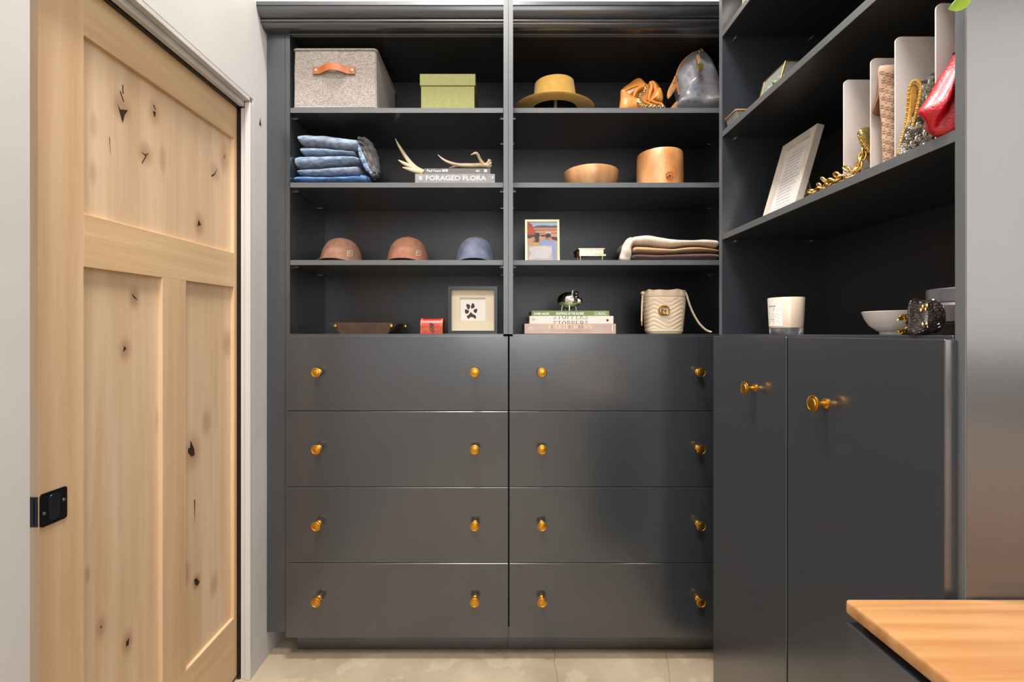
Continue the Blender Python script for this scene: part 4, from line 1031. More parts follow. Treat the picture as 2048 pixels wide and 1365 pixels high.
# ---- miniature brass piano
brs = mat('aged_brass', C(200, 190, 160), rough=.24, metal=1.0, bump=.06, bscale=200)
qd = 1.80; S = S3 + .0008
pi_ = thing('miniature_piano', (PX(1182, qd), qd + .03, S3), 'miniature brass grand piano trinket', 'figurine')
qx0, qx1 = PX(1159, qd), PX(1208, qd)
outp = [(qx0, qd), (qx1, qd), (qx1 + .001, qd + .03), (qx1 - .006, qd + .055), (qx1 - .03, qd + .066), (qx0 + .012, qd + .075), (qx0 - .004, qd + .075)]
outp = [(qx0, qd), (qx1 - .002, qd), (qx1 - .002, qd + .055), (qx0 + .055, qd + .062), (qx0 + .035, qd + .085), (qx0 + .012, qd + .09), (qx0 - .008, qd + .09)]
emit('case', B().prism(outp, S + .030, S + .048, lambda a, c, e: V((a, c, e))), brs, pi_)
emit('lid', B().prism([(x + (-.004 if i in (0, 5, 6) else .004), y - .002) for i, (x, y) in enumerate(outp)], S + .0484, S + .053, lambda a, c, e: V((a, c, e))), brs, pi_)
emit('key_bed', B().box(qx0 - .002, qx1 + .007, qd - .006, qd + .01, S + .021, S + .0296, .001), brs, pi_)
b = B()
for i in range(7):
    for j in range(2): b.sph((qx0 - .003 + .001 * (i % 2), qd + .012 + i * .011, S + .033 + j * .009), (.003, .0045, .0042), 8, 6)
emit('scrollwork', b, gold_d, pi_, smooth=True)
for x, y in ((qx0 + .004, qd + .004), (qx1 - .006, qd + .004), (qx0 + .006, qd + .078)):
    emit('leg', B().lathe([(0, 0), (.004, 0), (.0025, .004), (.003, .012), (.0045, .0205), (.004, .0300), (0, .0300)], (x, y, S), 12), brs, pi_, smooth=True)

# ---- folded throws
def wool(name, a, b_): return mat(name, a, rough=.95, col2=b_, nscale=120, bump=.25, bscale=500, sheen=.4)
cream = wool('cream_wool', C(222, 206, 192), C(206, 188, 172)); tanw = wool('camel_wool', C(208, 166, 118), C(192, 148, 100)); brw = wool('brown_wool', C(104, 68, 54), C(88, 56, 44))
def TH(label): return thing('folded_throw', (PX(1350, 1.9), 1.9, S3), label, 'blanket', 'folded throws')
b3 = TH('dark brown folded throw at the bottom of the stack')
folded('fold', [(1267, 508), (1275, 505.5), (1320, 507.5), (1360, 505.5), (1400, 504), (1440, 505)], [(1267, 519), (1275, 519.5), (1320, 519.5), (1360, 519.5), (1400, 519.5), (1440, 519.5)], 1.785, 2.03, brw, b3, 11, d=1.785, wr=.002)
b2 = TH('camel tan folded throw in the middle of the stack')
folded('fold', [(1267, 494), (1275, 490.5), (1310, 492), (1345, 495.5), (1380, 491.5), (1410, 493), (1440, 498)], [(1267, 507), (1275, 505), (1310, 506.5), (1345, 506), (1380, 503.5), (1410, 503), (1440, 504)], 1.783, 2.03, tanw, b2, 12, d=1.783, wr=.002)
b1 = TH('cream folded throw on top of the stack, one end drooping')
folded('fold', [(1264, 474), (1276, 468), (1300, 466), (1340, 473), (1380, 477), (1410, 475.5), (1440, 476)], [(1264, 489), (1276, 490.5), (1300, 490.5), (1340, 495), (1380, 490.5), (1410, 492), (1440, 497)], 1.786, 2.03, cream, b1, 13, d=1.786, wr=.003)
def fth(q, s, side): q.y += math.sin(q.z * 160 + q.x * 60) * .004 * s; q.z = max(q.z, S3 + .001); return q
emit('drooping_end', B().pillow([P(x, y, 1.795) for x, y in ((1241, 521), (1244, 500), (1250, 483), (1260, 475), (1266, 478), (1265, 488), (1262, 503), (1260, 521))], .022, .05, fold=fth), cream, b1, smooth=True, ang=70)

# ---- three stacked books
sage = mat('sage_green_jacket', C(112, 128, 74), rough=.5); ivory = mat('ivory_jacket', C(224, 214, 204), rough=.45); blush = mat('blush_jacket', C(196, 172, 158), rough=.4, col2=C(186, 160, 146), nscale=8)
e1 = 1.768
za_, zb_, zc_ = PZ(648, e1), PZ(632.6, e1 + .004), PZ(622, e1 + .010)
k3 = book('book', PX(1049, e1), PX(1232, e1), e1, 2.03, CT + .0006, za_, blush, 'thick blush hardback reading DAVID MONN on its spine')
spine_text(k3, 'DAVID MONN', 1097, 1185, 649.5, 658.5, e1, mat('pale_gold_ink', C(244, 222, 176), rough=.5), serif_=True)
spine_text(k3, 'THE ART OF CELEBRATING', 1101, 1181, 660, 663.6, e1, mat('bronze_ink', C(196, 140, 92), rough=.5))
b = B()
for ya_, yb_ in ((655.5, 656.3), (658.7, 659.5)): b.box(PX(1056, e1), PX(1067, e1), e1 - .0004, e1 - .0001, PZ(yb_, e1), PZ(ya_, e1))
b.box(PX(1224, e1), PX(1225.4, e1), e1 - .0004, e1 - .0001, PZ(664, e1), PZ(650, e1))
emit('printed_rules', b, ink_w, k3)
e2 = e1 + .004
k2 = book('book', PX(1059, e2), PX(1227, e2), e2, 2.02, za_ + .0004, zb_, ivory, 'ivory hardback reading STOPPERS twice, cropped, on its spine')
spine_text(k2, 'STOPPERS', 1106, 1176, 627, 638.5, e2, mat('grey_ink', C(128, 124, 124), rough=.6), serif_=True, ylo=0, yhi=.52)
spine_text(k2, 'STOPPERS', 1106, 1176, 642.2, 652.5, e2, ink_k, serif_=True, ylo=.47, yhi=1)
b = B().lathe([(0, 0), (.0046, 0), (.0046, .0003), (0, .0003)], (PX(1215, e2), e2 - .0001, PZ(641, e2)), 20, axis=(0, -1, 0))
emit('publisher_mark', b, ink_k, k2)
b = B()
for ya_ in (638, 640.5): b.box(PX(1064, e2), PX(1070, e2), e2 - .0004, e2 - .0001, PZ(ya_ + .5, e2), PZ(ya_, e2))
emit('printed_rules', b, ink_k, k2)
e3 = e1 + .010
k1 = book('book', PX(1063, e3), PX(1219, e3), e3, 2.00, zb_ + .0004, zc_, sage, 'thin sage green book reading SIGHTINGS OF THE SACRED on its spine')
spine_text(k1, 'DANIEL NAUDÉ', 1068, 1098, 624.6, 630.2, e3, ink_w, .02)
spine_text(k1, 'SIGHTINGS OF THE SACRED', 1112, 1168, 625, 630, e3, ink_w, .02)
spine_text(k1, 'PRESTEL', 1196, 1211, 626, 629.2, e3, ink_w, .02)
b = B()
X0, X1, Z0, Z1 = PX(1189, e3), PX(1214, e3), PZ(630.6, e3), PZ(624.2, e3)
for a in ((X0, X1, Z0, Z0 + .001), (X0, X1, Z1 - .001, Z1), (X0, X0 + .001, Z0, Z1), (X1 - .001, X1, Z0, Z1), (X0 + .006, X0 + .0075, Z0 + .003, Z1 - .003), (X0 + .0075, X0 + .0095, Z0 + .003, Z0 + .005)): b.box(a[0], a[1], e3 - .0004, e3 - .0001, a[2], a[3])
emit('label_border', b, ink_w, k1)

# ---- chrome pig
gd = 1.84; gz = zc_ + .0006
pg = thing('pig_figurine', (PX(1138, gd), gd, gz), 'shiny chrome pig figurine standing on the sage green book', 'figurine')
Mr = Matrix.Rotation(-.55, 4, 'Z')                      # head turned towards the room
pc = V((PX(1137, gd), gd, gz + .044))
def pt_(x, y, z): return pc + Mr @ V((x, y, z))
def body_fn(p, ph, th):
    p.x *= 1.0; return p
emit('body', B().sph(pc, (.048, .035, .0335), 40, 24, M=Mr.to_3x3()), chrome, pg, smooth=True, ang=80)
emit('seam_ring', B().tube([pt_(-.008, .0352 * math.cos(a), .0337 * math.sin(a)) for a in [2 * PI * i / 40 for i in range(40)]], .0010, 6, True), chrome, pg, smooth=True)
for sx, sy in ((-.020, -.018), (.012, -.020), (.026, .012), (-.020, .016)):
    p0 = pt_(sx, sy, -.022); p1 = pt_(sx * 1.1, sy * 1.1, -.0435); p1.z = gz + .0004
    emit('leg', B().tube([p0, (p0 + p1) / 2, p1], [.0062, .0048, .0040], 12), chrome, pg, smooth=True)
for s in (-1, 1):
    b = B().tube([pt_(.024, s * .019, .022), pt_(.027, s * .023, .032), pt_(.030, s * .026, .039)], [.008, .0072, .0022], 10)
    emit('ear', b, chrome, pg, smooth=True)
    emit('eye', B().sph(pt_(.040, s * .014, .013), .003, 10, 8), chrome, pg, smooth=True)
emit('snout', B().tube([pt_(.040, 0, -.003), pt_(.055, 0, -.004), pt_(.0565, 0, -.004)], [.014, .011, .009], 20), chrome, pg, smooth=True, ang=50)

# ---- quilted bucket bag
bag = mat('cream_quilted_leather', C(216, 196, 170), rough=.42, col2=C(208, 186, 158), nscale=18, bump=.03, bscale=260)
kd_ = 1.845; bcx = PX(1327.5, kd_); z0 = CT + .001; zt_ = PZ(580.5, kd_ - .03)
bb = thing('bucket_bag', (bcx, kd_, CT), 'cream chevron-quilted bucket bag with a gold double G emblem', 'handbag')
rings = []
hb = zt_ - z0; nr = 70; nn = 120
for i in range(nr):
    v = i / (nr - 1); z = z0 + hb * v
    ring = []
    for j in range(nn):
        a = 2 * PI * j / nn; ca, sa = math.cos(a), math.sin(a)
        rx = .0705 + .0115 * min(v * 1.5, 1.0) + (-.002 if v > .93 else 0); ry = .052 + .004 * v
        if v < .06: k = .93 + .07 * math.sin(v / .06 * PI / 2)
        else: k = 1.0
        x = bcx + rx * k * math.copysign(abs(ca) ** .72, ca); y = kd_ + ry * k * math.copysign(abs(sa) ** .72, sa)
        q = 0.0
        if .09 < v < .82:
            pz = abs(((x - bcx) / .0545 + 4.0) % 2.0 - 1.0)          # zig-zag across the face
            t = ((z - z0) + pz * .030) / .0165
            q = .0022 * (abs(math.sin(t * PI)) ** .6 - .6)
        elif v > .84:
            q = .0016 * math.sin(a * 14 + 1) * (v - .84) / .16
        if abs(v - .83) < .012: q = -.002
        if .06 < v < .075: q = .0015
        ring.append(V((x + q * ca, y + q * sa, z + (.0014 * math.sin(a * 9) + .0014 * math.cos(a * 5)) * max(0, (v - .9) / .1))))
    rings.append(ring)
inner = [[V((bcx + (p.x - bcx) * .94, kd_ + (p.y - kd_) * .94, p.z - d_)) for p in rings[-1]] for d_ in (.001, .05)]
emit('body', B().loft(rings + inner), bag, bb, smooth=True, ang=50)
b = B()
lx, lz, ly = PX(1327.5, 1.79), PZ(621.3, 1.79), kd_ - .0575
def garc(cx, r, a0, a1, rad): b.tube([V((cx + r * math.cos(math.radians(a0 + (a1 - a0) * i / 22)), ly, lz + r * 1.10 * math.sin(math.radians(a0 + (a1 - a0) * i / 22)))) for i in range(23)], rad, 8)
garc(lx - .0050, .0155, 35, 350, .0026); garc(lx + .0050, .0155, -170, 145, .0026)
b.tube([V((lx + .0105, ly, lz - .001)), V((lx + .001, ly, lz - .001))], .0022, 8); b.tube([V((lx - .0105, ly, lz + .001)), V((lx - .002, ly, lz + .001))], .0022, 8)
emit('emblem', b, gold_d, bb, smooth=True)
sp_ = catmull([P(1366, 584, 1.835), P(1371, 586, 1.83), P(1375, 596, 1.826), P(1380, 612, 1.825), P(1388, 630, 1.82), P(1399, 648, 1.815), P(1412, 660.5, 1.81), P(1423, 664.6, 1.805)], 50)
sp_ = [V((p.x, p.y, max(p.z, CT + .0055))) for p in sp_]
emit('strap', B().tube(sp_, .0040, 10), bag, bb, smooth=True)
tie = B().tube([P(1287, 587, 1.81), P(1285, 592, 1.80), P(1284, 610, 1.795), P(1283.5, 643, 1.795)], .0032, 10)
te = emit('drawstring', tie, bag, bb, smooth=True)
emit('tip', B().tube([P(1283.5, 643, 1.795), P(1283.5, 651.5, 1.795)], .0040, 10), gold_d, te, smooth=True)
emit('toggle', B().box(PX(1282.5, 1.80), PX(1288.5, 1.80), 1.794, 1.808, PZ(589.5, 1.8), PZ(583.5, 1.8), .002), bag, te)
emit('ring', B().tube([P(1371, 599, 1.815) + V((.0045 * math.cos(a), 0, .0065 * math.sin(a))) for a in [2 * PI * i / 14 for i in range(14)]], .0011, 6, True), gold_d, bb, smooth=True)

# ================================================================== objects in the right cabinet
# laid out at drawing size on drawing heights; seated on the real shelves at true size further down
BEFORE = set(bpy.data.objects)
DK = 0.87
SA, SB, SC = 1.626, 2.013, 2.390
wfr = mat('whitewashed_wood', C(222, 212, 200), rough=.5, col2=C(206, 194, 180), nscale=5, stretch=(8, 8, 1), bump=.05, bscale=80)
la = math.radians(16.0)
O2 = V((.9000, 1.588, SA + .0068)); uu = V((0, -1, 0)); vv = V((math.sin(la), 0, math.cos(la))); nn_ = V((-math.cos(la), 0, math.sin(la)))
fw_ = frame_fn(O2, uu, vv, nn_); FW, FH, FE = .176, .284, .024
wf = thing('picture_frame', (.94, 1.50, SA), 'whitewashed wooden frame with a page of handwriting, leaning back', 'picture frame')
b = B()
for a in ((0, FW, FH - FE, FH), (0, FW, 0, FE), (0, FE, FE, FH - FE), (FW - FE, FW, FE, FH - FE)):
    b.prism([(a[0], a[2]), (a[1], a[2]), (a[1], a[3]), (a[0], a[3])], -.0215, 0, fw_)
emit('frame', b, wfr, wf)
pg_ = emit('page', B().prism([(FE * .8, FE * .8), (FW - FE * .8, FE * .8), (FW - FE * .8, FH - FE * .8), (FE * .8, FH - FE * .8)], -.014, -.009, fw_), mat('letter_paper', C(220, 216, 212), rough=.7), wf)
b = B()
for i in range(17):
    v = FH - FE - .028 - i * .0118; u0 = FE + .018 + (.02 if i == 0 else 0); x = u0
    while x < FW - FE - .022 - random.random() * .02:
        wd = .006 + random.random() * .012
        b.prism([(x, v), (x + wd, v), (x + wd, v + .0028), (x, v + .0028)], -.0088, -.0086, fw_); x += wd + .003
emit('writing', b, mat('pencil_grey', C(168, 164, 166), rough=.8), pg_)
emit('easel', B().loft([[V((.965, y, SA + .20)), V((.969, y, SA + .20)), V((1.024, y, SA + .001)), V((1.018, y, SA + .001))] for y in (1.47, 1.53)]), wfr, wf)

# ---- white shelf dividers
acr = mat('white_acrylic', C(232, 222, 216), rough=.28, coat=.3)
labels = ['white acrylic divider beside the loose gold chain', 'white acrylic divider between the gold bag and the canvas clutch', 'white acrylic divider between the canvas clutch and the beaded clutch', 'white acrylic divider next to the red pouch']
DV = [(1.1475, 1.893), (1.0633, 1.8965), (.997, 1.9036), (.9037, 1.909)]
for (dd, zt2), lb in zip(DV, labels):
    t = thing('shelf_divider', (1.0, dd, SA), lb, 'divider', 'white shelf dividers')
    emit('panel', B().prism(rr(.33, zt2 - SA - .0006, .012, 5, .860, SA + .0006), dd - .0014, dd + .0014, lambda u, v, c: V((u, c, v))), acr, t, smooth=True, ang=30)
    emit('foot', B().box(.866, 1.18, dd + .0016, dd + .016, SA + .0004, SA + .003), acr, t)

# ---- heavy gold chain (strap of the gold bag)
gbag = mat('olive_gold_leather', C(140, 124, 66), rough=.3, col2=C(110, 98, 50), nscale=12, metal=.35, coat=.3)
gbt = thing('gold_handbag', (.92, 1.105, SA), 'small olive gold bag with a heavy gold chain strap', 'handbag')
def gf(q, s, side):
    q.y += nz(q, 30, 6) * .003 * (1 - s); q.z = max(q.z, SA + .001); return q
emit('body', B().pillow([P(x, y, 1.105) for x, y in ((1716, 268), (1722, 257), (1738, 254), (1775, 254), (1800, 300), (1800, 350), (1762, 352), (1742, 330), (1728, 296))], .016, .018, fold=gf), gbag, gbt, smooth=True, ang=70)
emit('gusset', B().pillow([P(x, y, 1.094) for x, y in ((1718, 270), (1724, 262), (1734, 278), (1744, 298), (1752, 322), (1748, 328), (1736, 306), (1724, 288))], .012, .010), gbag, gbt, smooth=True, ang=70)
trim = catmull([P(x, y, 1.082) for x, y in ((1718, 272), (1726, 284), (1736, 297), (1746, 309), (1752, 318))], 20)
b = B(); chain(b, trim, 12, .0052, .0016, flat=.7); emit('trim_chain', b, gold, gbt, smooth=True)
lk_b = B().tube([V((.0115 * math.cos(2 * PI * i / 20), .0078 * math.sin(2 * PI * i / 20), 0)) for i in range(20)], .0030, 8, True)
lk_b.norm(); lme = bpy.data.meshes.new('chain_link'); lk_b.bm.to_mesh(lme); lk_b.bm.free(); lme.materials.append(gold)
lme.polygons.foreach_set('use_smooth', [True] * len(lme.polygons))
lpath = catmull([V((.8480, 1.262, SA + .010)), V((.846, 1.235, SA + .011)), V((.850, 1.205, SA + .012)), V((.846, 1.180, SA + .011)), V((.843, 1.160, SA + .013)), V((.843, 1.135, SA + .014)), V((.862, 1.116, SA + .018)), V((.866, 1.106, SA + .036)), V((.873, 1.104, SA + .056)), V((.874, 1.103, SA + .070))], 200)
def link(p, t, roll):
    q = V((1, 0, 0)).rotation_difference(t).to_matrix().to_4x4(); M = Matrix.Translation(p) @ q @ Matrix.Rotation(roll, 4, 'X')
    o = bpy.data.objects.new('chain_link', lme); COL.objects.link(o); o.parent = gbt
    o.matrix_local = Matrix.Translation(-WL[gbt]) @ M; WL[o] = p
NL = 15
for i in range(NL):
    k = int((i + .5) / NL * 199); t = (lpath[min(k + 3, 199)] - lpath[max(k - 3, 0)]).normalized()
    link(lpath[k], t, .55 if i % 2 else -.75 + PI / 2 * 0)
for p, t, r in ((V((.856, 1.228, SA + .026)), V((.3, .9, .25)), 1.2), (V((.852, 1.205, SA + .034)), V((0, .8, .6)), 1.4), (V((.858, 1.192, SA + .026)), V((.2, 1, -.2)), .3), (V((.842, 1.146, SA + .026)), V((.1, .9, .3)), 1.3), (V((.850, 1.250, SA + .020)), V((.0, 1, .2)), .2), (V((.848, 1.120, SA + .032)), V((.1, .6, .7)), .9)):
    link(p, t.normalized(), r)

# ---- brown monogram canvas clutch
cnv = mat('beige_jacquard', C(200, 170, 142), rough=.8, col2=C(186, 154, 126), nscale=60, bump=.2, bscale=500)
brf = mat('brown_flap_leather', C(112, 74, 48), rough=.5)
cv = thing('canvas_clutch', (.95, 1.03, SA), 'beige monogram canvas clutch with a brown flap', 'handbag')
def cf(q, s, side): q.y += math.sin(q.z * 70) * .003 * (1 - s) + nz(q, 25, 8) * .004; q.z = max(q.z, SA + .001); return q
b = B().pillow([P(x, y, 1.028) for x, y in ((1757, 138), (1768, 131), (1800, 130), (1850, 135), (1872, 200), (1880, 330), (1840, 352), (1775, 352), (1766, 300), (1763, 230), (1758, 180))], .016, .018, n=70, rings=12, fold=cf)
b.norm(); bv = BVHTree.FromBMesh(b.bm); mono = B()
for r_ in range(11):
    for c_ in range(3):
        x, y = 1764 + c_ * 11 + (r_ % 2) * 4, 146 + r_ * 17 + c_ * 3
        for s_ in (-2.2, 2.2):
            for i in range(10):
                a0, a1 = 2 * PI * i / 12 + .5, 2 * PI * (i + 1) / 12 + .5
                ray_decal(mono, bv, [(x + s_ + 3.2 * math.cos(a0), y + 3.6 * math.sin(a0)), (x + s_ + 3.2 * math.cos(a1), y + 3.6 * math.sin(a1)), (x + s_ + 2.1 * math.cos(a1), y + 2.4 * math.sin(a1)), (x + s_ + 2.1 * math.cos(a0), y + 2.4 * math.sin(a0))], .0007)
        ray_decal(mono, bv, [(x + 4.5, y + 8), (x + 6, y + 9.5), (x + 4.5, y + 11), (x + 3, y + 9.5)], .0007)
emit('body', b, cnv, cv, smooth=True, ang=70)
emit('monogram', mono, mat('brown_weave', C(128, 84, 62), rough=.8), cv, recalc=False)
emit('flap', B().pillow([P(x, y, 1.048) for x, y in ((1757, 146), (1762, 142), (1768, 170), (1768, 228), (1745, 227), (1750, 205), (1755, 180))], .004, .004), brf, cv, smooth=True, ang=70)

# ---- beaded gold and silver clutch
silv = mat('silver_beads', C(200, 192, 178), rough=.35, metal=.4, col2=C(104, 94, 82), nscale=55, lo=.47, hi=.55, voronoi=.8, vscale=260)
goldb = mat('gold_beads', C(232, 184, 92), rough=.4, metal=.15, col2=C(206, 150, 60), nscale=120, voronoi=.35, vscale=330)
bt_ = thing('beaded_clutch', (.95, .95, SA), 'beaded clutch in silver scrollwork with a gold rope edge', 'handbag')
def bf_(q, s, side): q.y += nz(q, 40, 5) * .003; q.z = max(q.z, SA + .001); return q
emit('body', B().pillow([P(x, y, .955) for x, y in ((1800, 300), (1822, 230), (1834, 170), (1850, 160), (1868, 145), (1900, 142), (1960, 200), (1960, 330), (1880, 362), (1800, 352))], .018, .022, n=64, fold=bf_), silv, bt_, smooth=True, ang=70)
b = B()
scr = B()
for cx, cy, r in ((1856, 268, 9), (1852, 292, 6), (1838, 250, 5), (1846, 222, 6), (1858, 196, 6), (1850, 175, 5), (1836, 278, 5), (1826, 288, 5), (1862, 236, 6), (1862, 165, 5)):
    for k_ in (1.0, .55):
        scr.tube([P(cx + r * k_ * math.cos(a), cy + r * 1.1 * k_ * math.sin(a), .9305 + (cx - 1850) * .0001) for a in [2 * PI * i / 16 * .85 for i in range(17)]], .0013, 6)
emit('scrollwork', scr, mat('silver_thread', C(206, 198, 184), rough=.3, metal=.7), bt_, smooth=True)
loop = catmull([P(x, y, d) for x, y, d in ((1796, 308, .976), (1802, 282, .972), (1812, 246, .965), (1816, 210, .955), (1819, 176, .946), (1826, 163, .942), (1836, 164, .938), (1841, 176, .936), (1838, 200, .938), (1830, 235, .945), (1822, 262, .952), (1812, 290, .962), (1804, 308, .968))], 90)
rp = B()
for i, p in enumerate(loop): rp.sph(p, .0034 if i % 2 else .0029, 7, 5)
emit('rope_edge', rp, goldb, bt_, smooth=True)
emit('gold_band', B().pillow([P(x, y, .944 + max(0, y - 170) * .00018) for x, y in ((1799, 304), (1808, 272), (1817, 226), (1821, 180), (1828, 168), (1836, 178), (1831, 222), (1818, 266), (1807, 302))], .003, .004), goldb, bt_, smooth=True, ang=70)

# ---- red pouch
redl = mat('red_pebbled_leather', C(186, 14, 30), rough=.3, col2=C(160, 8, 24), nscale=20, bump=.25, bscale=240, coat=.25, coat_rough=.2)
rp_ = thing('red_pouch', (.87, .866, SA), 'glossy red leather pouch with gathered folds', 'handbag')
apex = P(1925, 92, .866)
def rf(q, s, side):
    d_ = q - apex; a = math.atan2(d_.x, -d_.z); k = min(1.0, abs(d_.z) / .10)
    q.y += math.cos(a * 22 + .6) * .0075 * k * min(1, (1 - s) * 5 + .25) + nz(q, 26, 7) * .003; q.z = max(q.z, SA + .001); return q
emit('body', B().pillow([P(x, y, .866) for x, y in ((1918, 98), (1906, 120), (1888, 145), (1868, 180), (1850, 208), (1842, 224), (1850, 240), (1864, 258), (1884, 276), (1920, 288), (1960, 286), (1975, 220), (1950, 130), (1934, 96))], .026, .026, n=120, rings=18, fold=rf), redl, rp_, smooth=True, ang=80)
emit('gather', B().tube([P(1922, 104, .866), P(1923, 92, .866), P(1925, 78, .866)], [.012, .008, .012], 16), redl, rp_, smooth=True)

# ---- candle in a frosted glass
cwx = mat('frosted_candle_glass', C(226, 206, 184), rough=.25, col2=C(218, 192, 164), nscale=8, coat=.5, coat_rough=.1)
cg = thing('candle', (PX(1572, 1.40), 1.40, CT), 'white candle in a glass tumbler with a printed paper label', 'candle')
cc = (PX(1572, 1.40), 1.40, CT + .0006)
emit('wax', B().lathe([(0, .020), (.0455, .020), (.0465, .03), (.0500, .110), (.0490, .1115), (.0475, .108), (0, .100)], cc, 48), cwx, cg, smooth=True)
emit('glass_base', B().lathe([(0, 0), (.0430, 0), (.0448, .003), (.0457, .019), (0, .0195)], cc, 48), mat('clear_glass', C(235, 240, 238), rough=.03, trans=.9, ior=1.5), cg, smooth=True)
def lab(u, v, off=.0006):
    a = math.radians(166 + 62 * u) - .0; h = .0245 + (.110 - .0245 - .006) * v; r = .0465 + (.0500 - .0465) * (h - .03) / .08 + off
    return V((cc[0] + r * math.cos(a), cc[1] + r * math.sin(a), cc[2] + h))
b = B(); n = 12
b.loft([[lab(i / n, v) for i in range(n + 1)] for v in (0, .5, 1)], cap=False, closed=False)
lbp = emit('label', b, mat('label_paper', C(226, 222, 218), rough=.7), cg, smooth=True, recalc=False)
b = B(); text(b, 'SILICA', lambda u, v: lab(.14 + .50 * u, .74 + .055 * v, .0010), .02)
for i, (u0, u1) in enumerate(((.14, .86), (.14, .94), (.14, .78), (.14, .24), (.14, .70), (.14, .84), (.14, .66), (.14, .80), (.14, .56), (.14, .74), (.14, .84))):
    v = .67 - i * .036 - (.03 if i > 2 else 0) - (.02 * max(0, i - 3))
    b.raw([lab(u0, v, .001), lab((u0 + u1) / 2, v, .001), lab(u1, v, .001), lab(u1, v + .010, .001), lab((u0 + u1) / 2, v + .010, .001), lab(u0, v + .010, .001)], [(0, 1, 4, 5), (1, 2, 3, 4)])
emit('lettering', b, mat('label_ink', C(84, 80, 80), rough=.7), lbp, recalc=False)

# ---- white bowl
wc = mat('speckled_white_ceramic', C(222, 214, 204), rough=.35, col2=C(206, 196, 184), nscale=9, lo=.5, hi=.7, coat=.3)
wbc = (PX(1789, 1.13), 1.13, CT + .0006)
emit('ceramic_bowl', B().lathe([(0, 0), (.029, 0), (.030, .006), (.036, .010), (.050, .022), (.060, .040), (.0655, .0565), (.0640, .0575), (.0625, .0560), (.057, .040), (.047, .024), (.03, .014), (0, .012)], wbc, 56), wc, smooth=True, label='small off-white ceramic bowl on the counter', cat='bowl')

# ---- gold cuff
gcf = thing('gold_cuff', (PX(1808, .975), .975, CT), 'crumpled bright gold cuff bracelet standing on its edge', 'bracelet')
b = B(); rings = []
cy_ = V((PX(1812, .985), .985, CT + .0225)); gm = mat('crumpled_gold', C(244, 190, 66), rough=.12, metal=1.0, bump=.5, bscale=90)
for i in range(30):
    a = math.radians(30 + 300 * i / 29); rr0 = .0205 + .0015 * math.sin(i * 2.1) + .0012 * math.cos(i * 3.7)
    for_ = []
    for sx_, rr_ in ((-.010, rr0), (0, rr0 + .002 * math.sin(i * 1.3)), (.010, rr0 + .001), (.010, rr0 - .0025), (-.010, rr0 - .0025)):
        for_.append(cy_ + V((sx_ + .002 * math.sin(i * 1.7), rr_ * .6 * math.cos(a), rr_ * math.sin(a))))
    rings.append(for_)
b.loft(rings)
emit('band', b, gm, gcf, smooth=True, ang=25, xf=lambda p: V((p.x, p.y, max(p.z, CT + .0006))))

# ---- crocodile embossed bag
croc = mat('croc_leather', C(74, 64, 60), rough=.22, col2=C(48, 40, 38), nscale=20, voronoi=.9, vscale=120, vstretch=(.7, 1, 1.7), coat=.7, coat_rough=.12)
kdp = .905
kb_ = thing('croc_bag', (PX(1850, kdp), kdp, CT), 'tiny dark crocodile-embossed bag with gold studs', 'handbag')
def kf(q, s, side): q.z = max(q.z, CT + .0008); return q
kbod = B().pillow([P(x, y, kdp) for x, y in ((1822, 668), (1824, 640), (1826, 606), (1834, 601), (1860, 600.5), (1874, 605), (1882, 618), (1885, 636), (1881, 652), (1870, 666), (1845, 670))], .022, .022, n=64, pw=.45, fold=kf)
kbod.norm(); bv = BVHTree.FromBMesh(kbod.bm)
emit('body', kbod, croc, kb_, smooth=True, ang=70)
emit('handle', B().tube(catmull([P(1818, 640, kdp - .012), P(1818, 618, kdp - .012), P(1822, 604, kdp - .012), P(1830, 600, kdp - .010), P(1836, 603, kdp - .008)], 24), .0026, 10), croc, kb_, smooth=True)
for x, y, r in ((1847, 613.5, 4.2), (1856, 611.5, 4.4), (1852.5, 619.5, 3.4), (1843, 621, 4.0), (1847, 649, 4.4), (1855, 648, 3.6), (1856, 654, 2.6)):
    d = V(((x - VX) / F, 1, (VY - y) / F)).normalized(); hit = bv.ray_cast(V((0, 0, H)), d)
    if hit[0] is None: continue
    R_ = r * kdp / F
    emit('stud', B().sph(hit[0], (R_, R_ * .6, R_), 14, 10), gold if y < 645 else chain_m, kb_, smooth=True)

# ---- stacked dark tins and the box under them
tin = mat('gunmetal_tin', C(122, 122, 130), rough=.32, metal=.35, bump=.02, bscale=200)
tin2 = mat('dark_pewter_tin', C(104, 98, 98), rough=.38, metal=.3)
ribm = mat('black_ribbed', C(34, 31, 30), rough=.4)
tc = V((1.003, .960, 0))
rb = thing('ribbed_box', (tc.x, tc.y, CT), 'black ribbed round box at the bottom of the tin stack', 'box')
pr_ = [(0, 0)]
for i in range(7): pr_ += [(.098, .0035 * i), (.1005, .0035 * i + .0012), (.098, .0035 * i + .0028)]
emit('body', B().lathe(pr_ + [(0, .0245)], (tc.x, tc.y, CT + .0006), 64), ribm, rb, smooth=True)
tz = CT + .0006 + .0248
t2 = thing('round_tin', (tc.x, tc.y, tz), 'wide dark pewter tin with a small knob, under a smaller tin', 'tin')
emit('body', B().lathe([(0, 0), (.094, 0), (.098, .003), (.099, .036), (.095, .041), (.090, .0425), (0, .0425)], (tc.x, tc.y, tz + .0003), 64), tin2, t2, smooth=True, ang=30)
emit('knob', B().sph((tc.x - .094, tc.y, tz + .047), (.005, .006, .0052), 12, 8), steel, t2, smooth=True)
emit('round_tin', B().lathe([(0, 0), (.080, 0), (.083, .002), (.084, .028), (.0825, .0305), (.079, .0308), (.0785, .029), (0, .029)], (tc.x + .004, tc.y, tz + .0431), 64), tin, smooth=True, ang=30, label='shallow gunmetal tin on top of the stack', cat='tin')

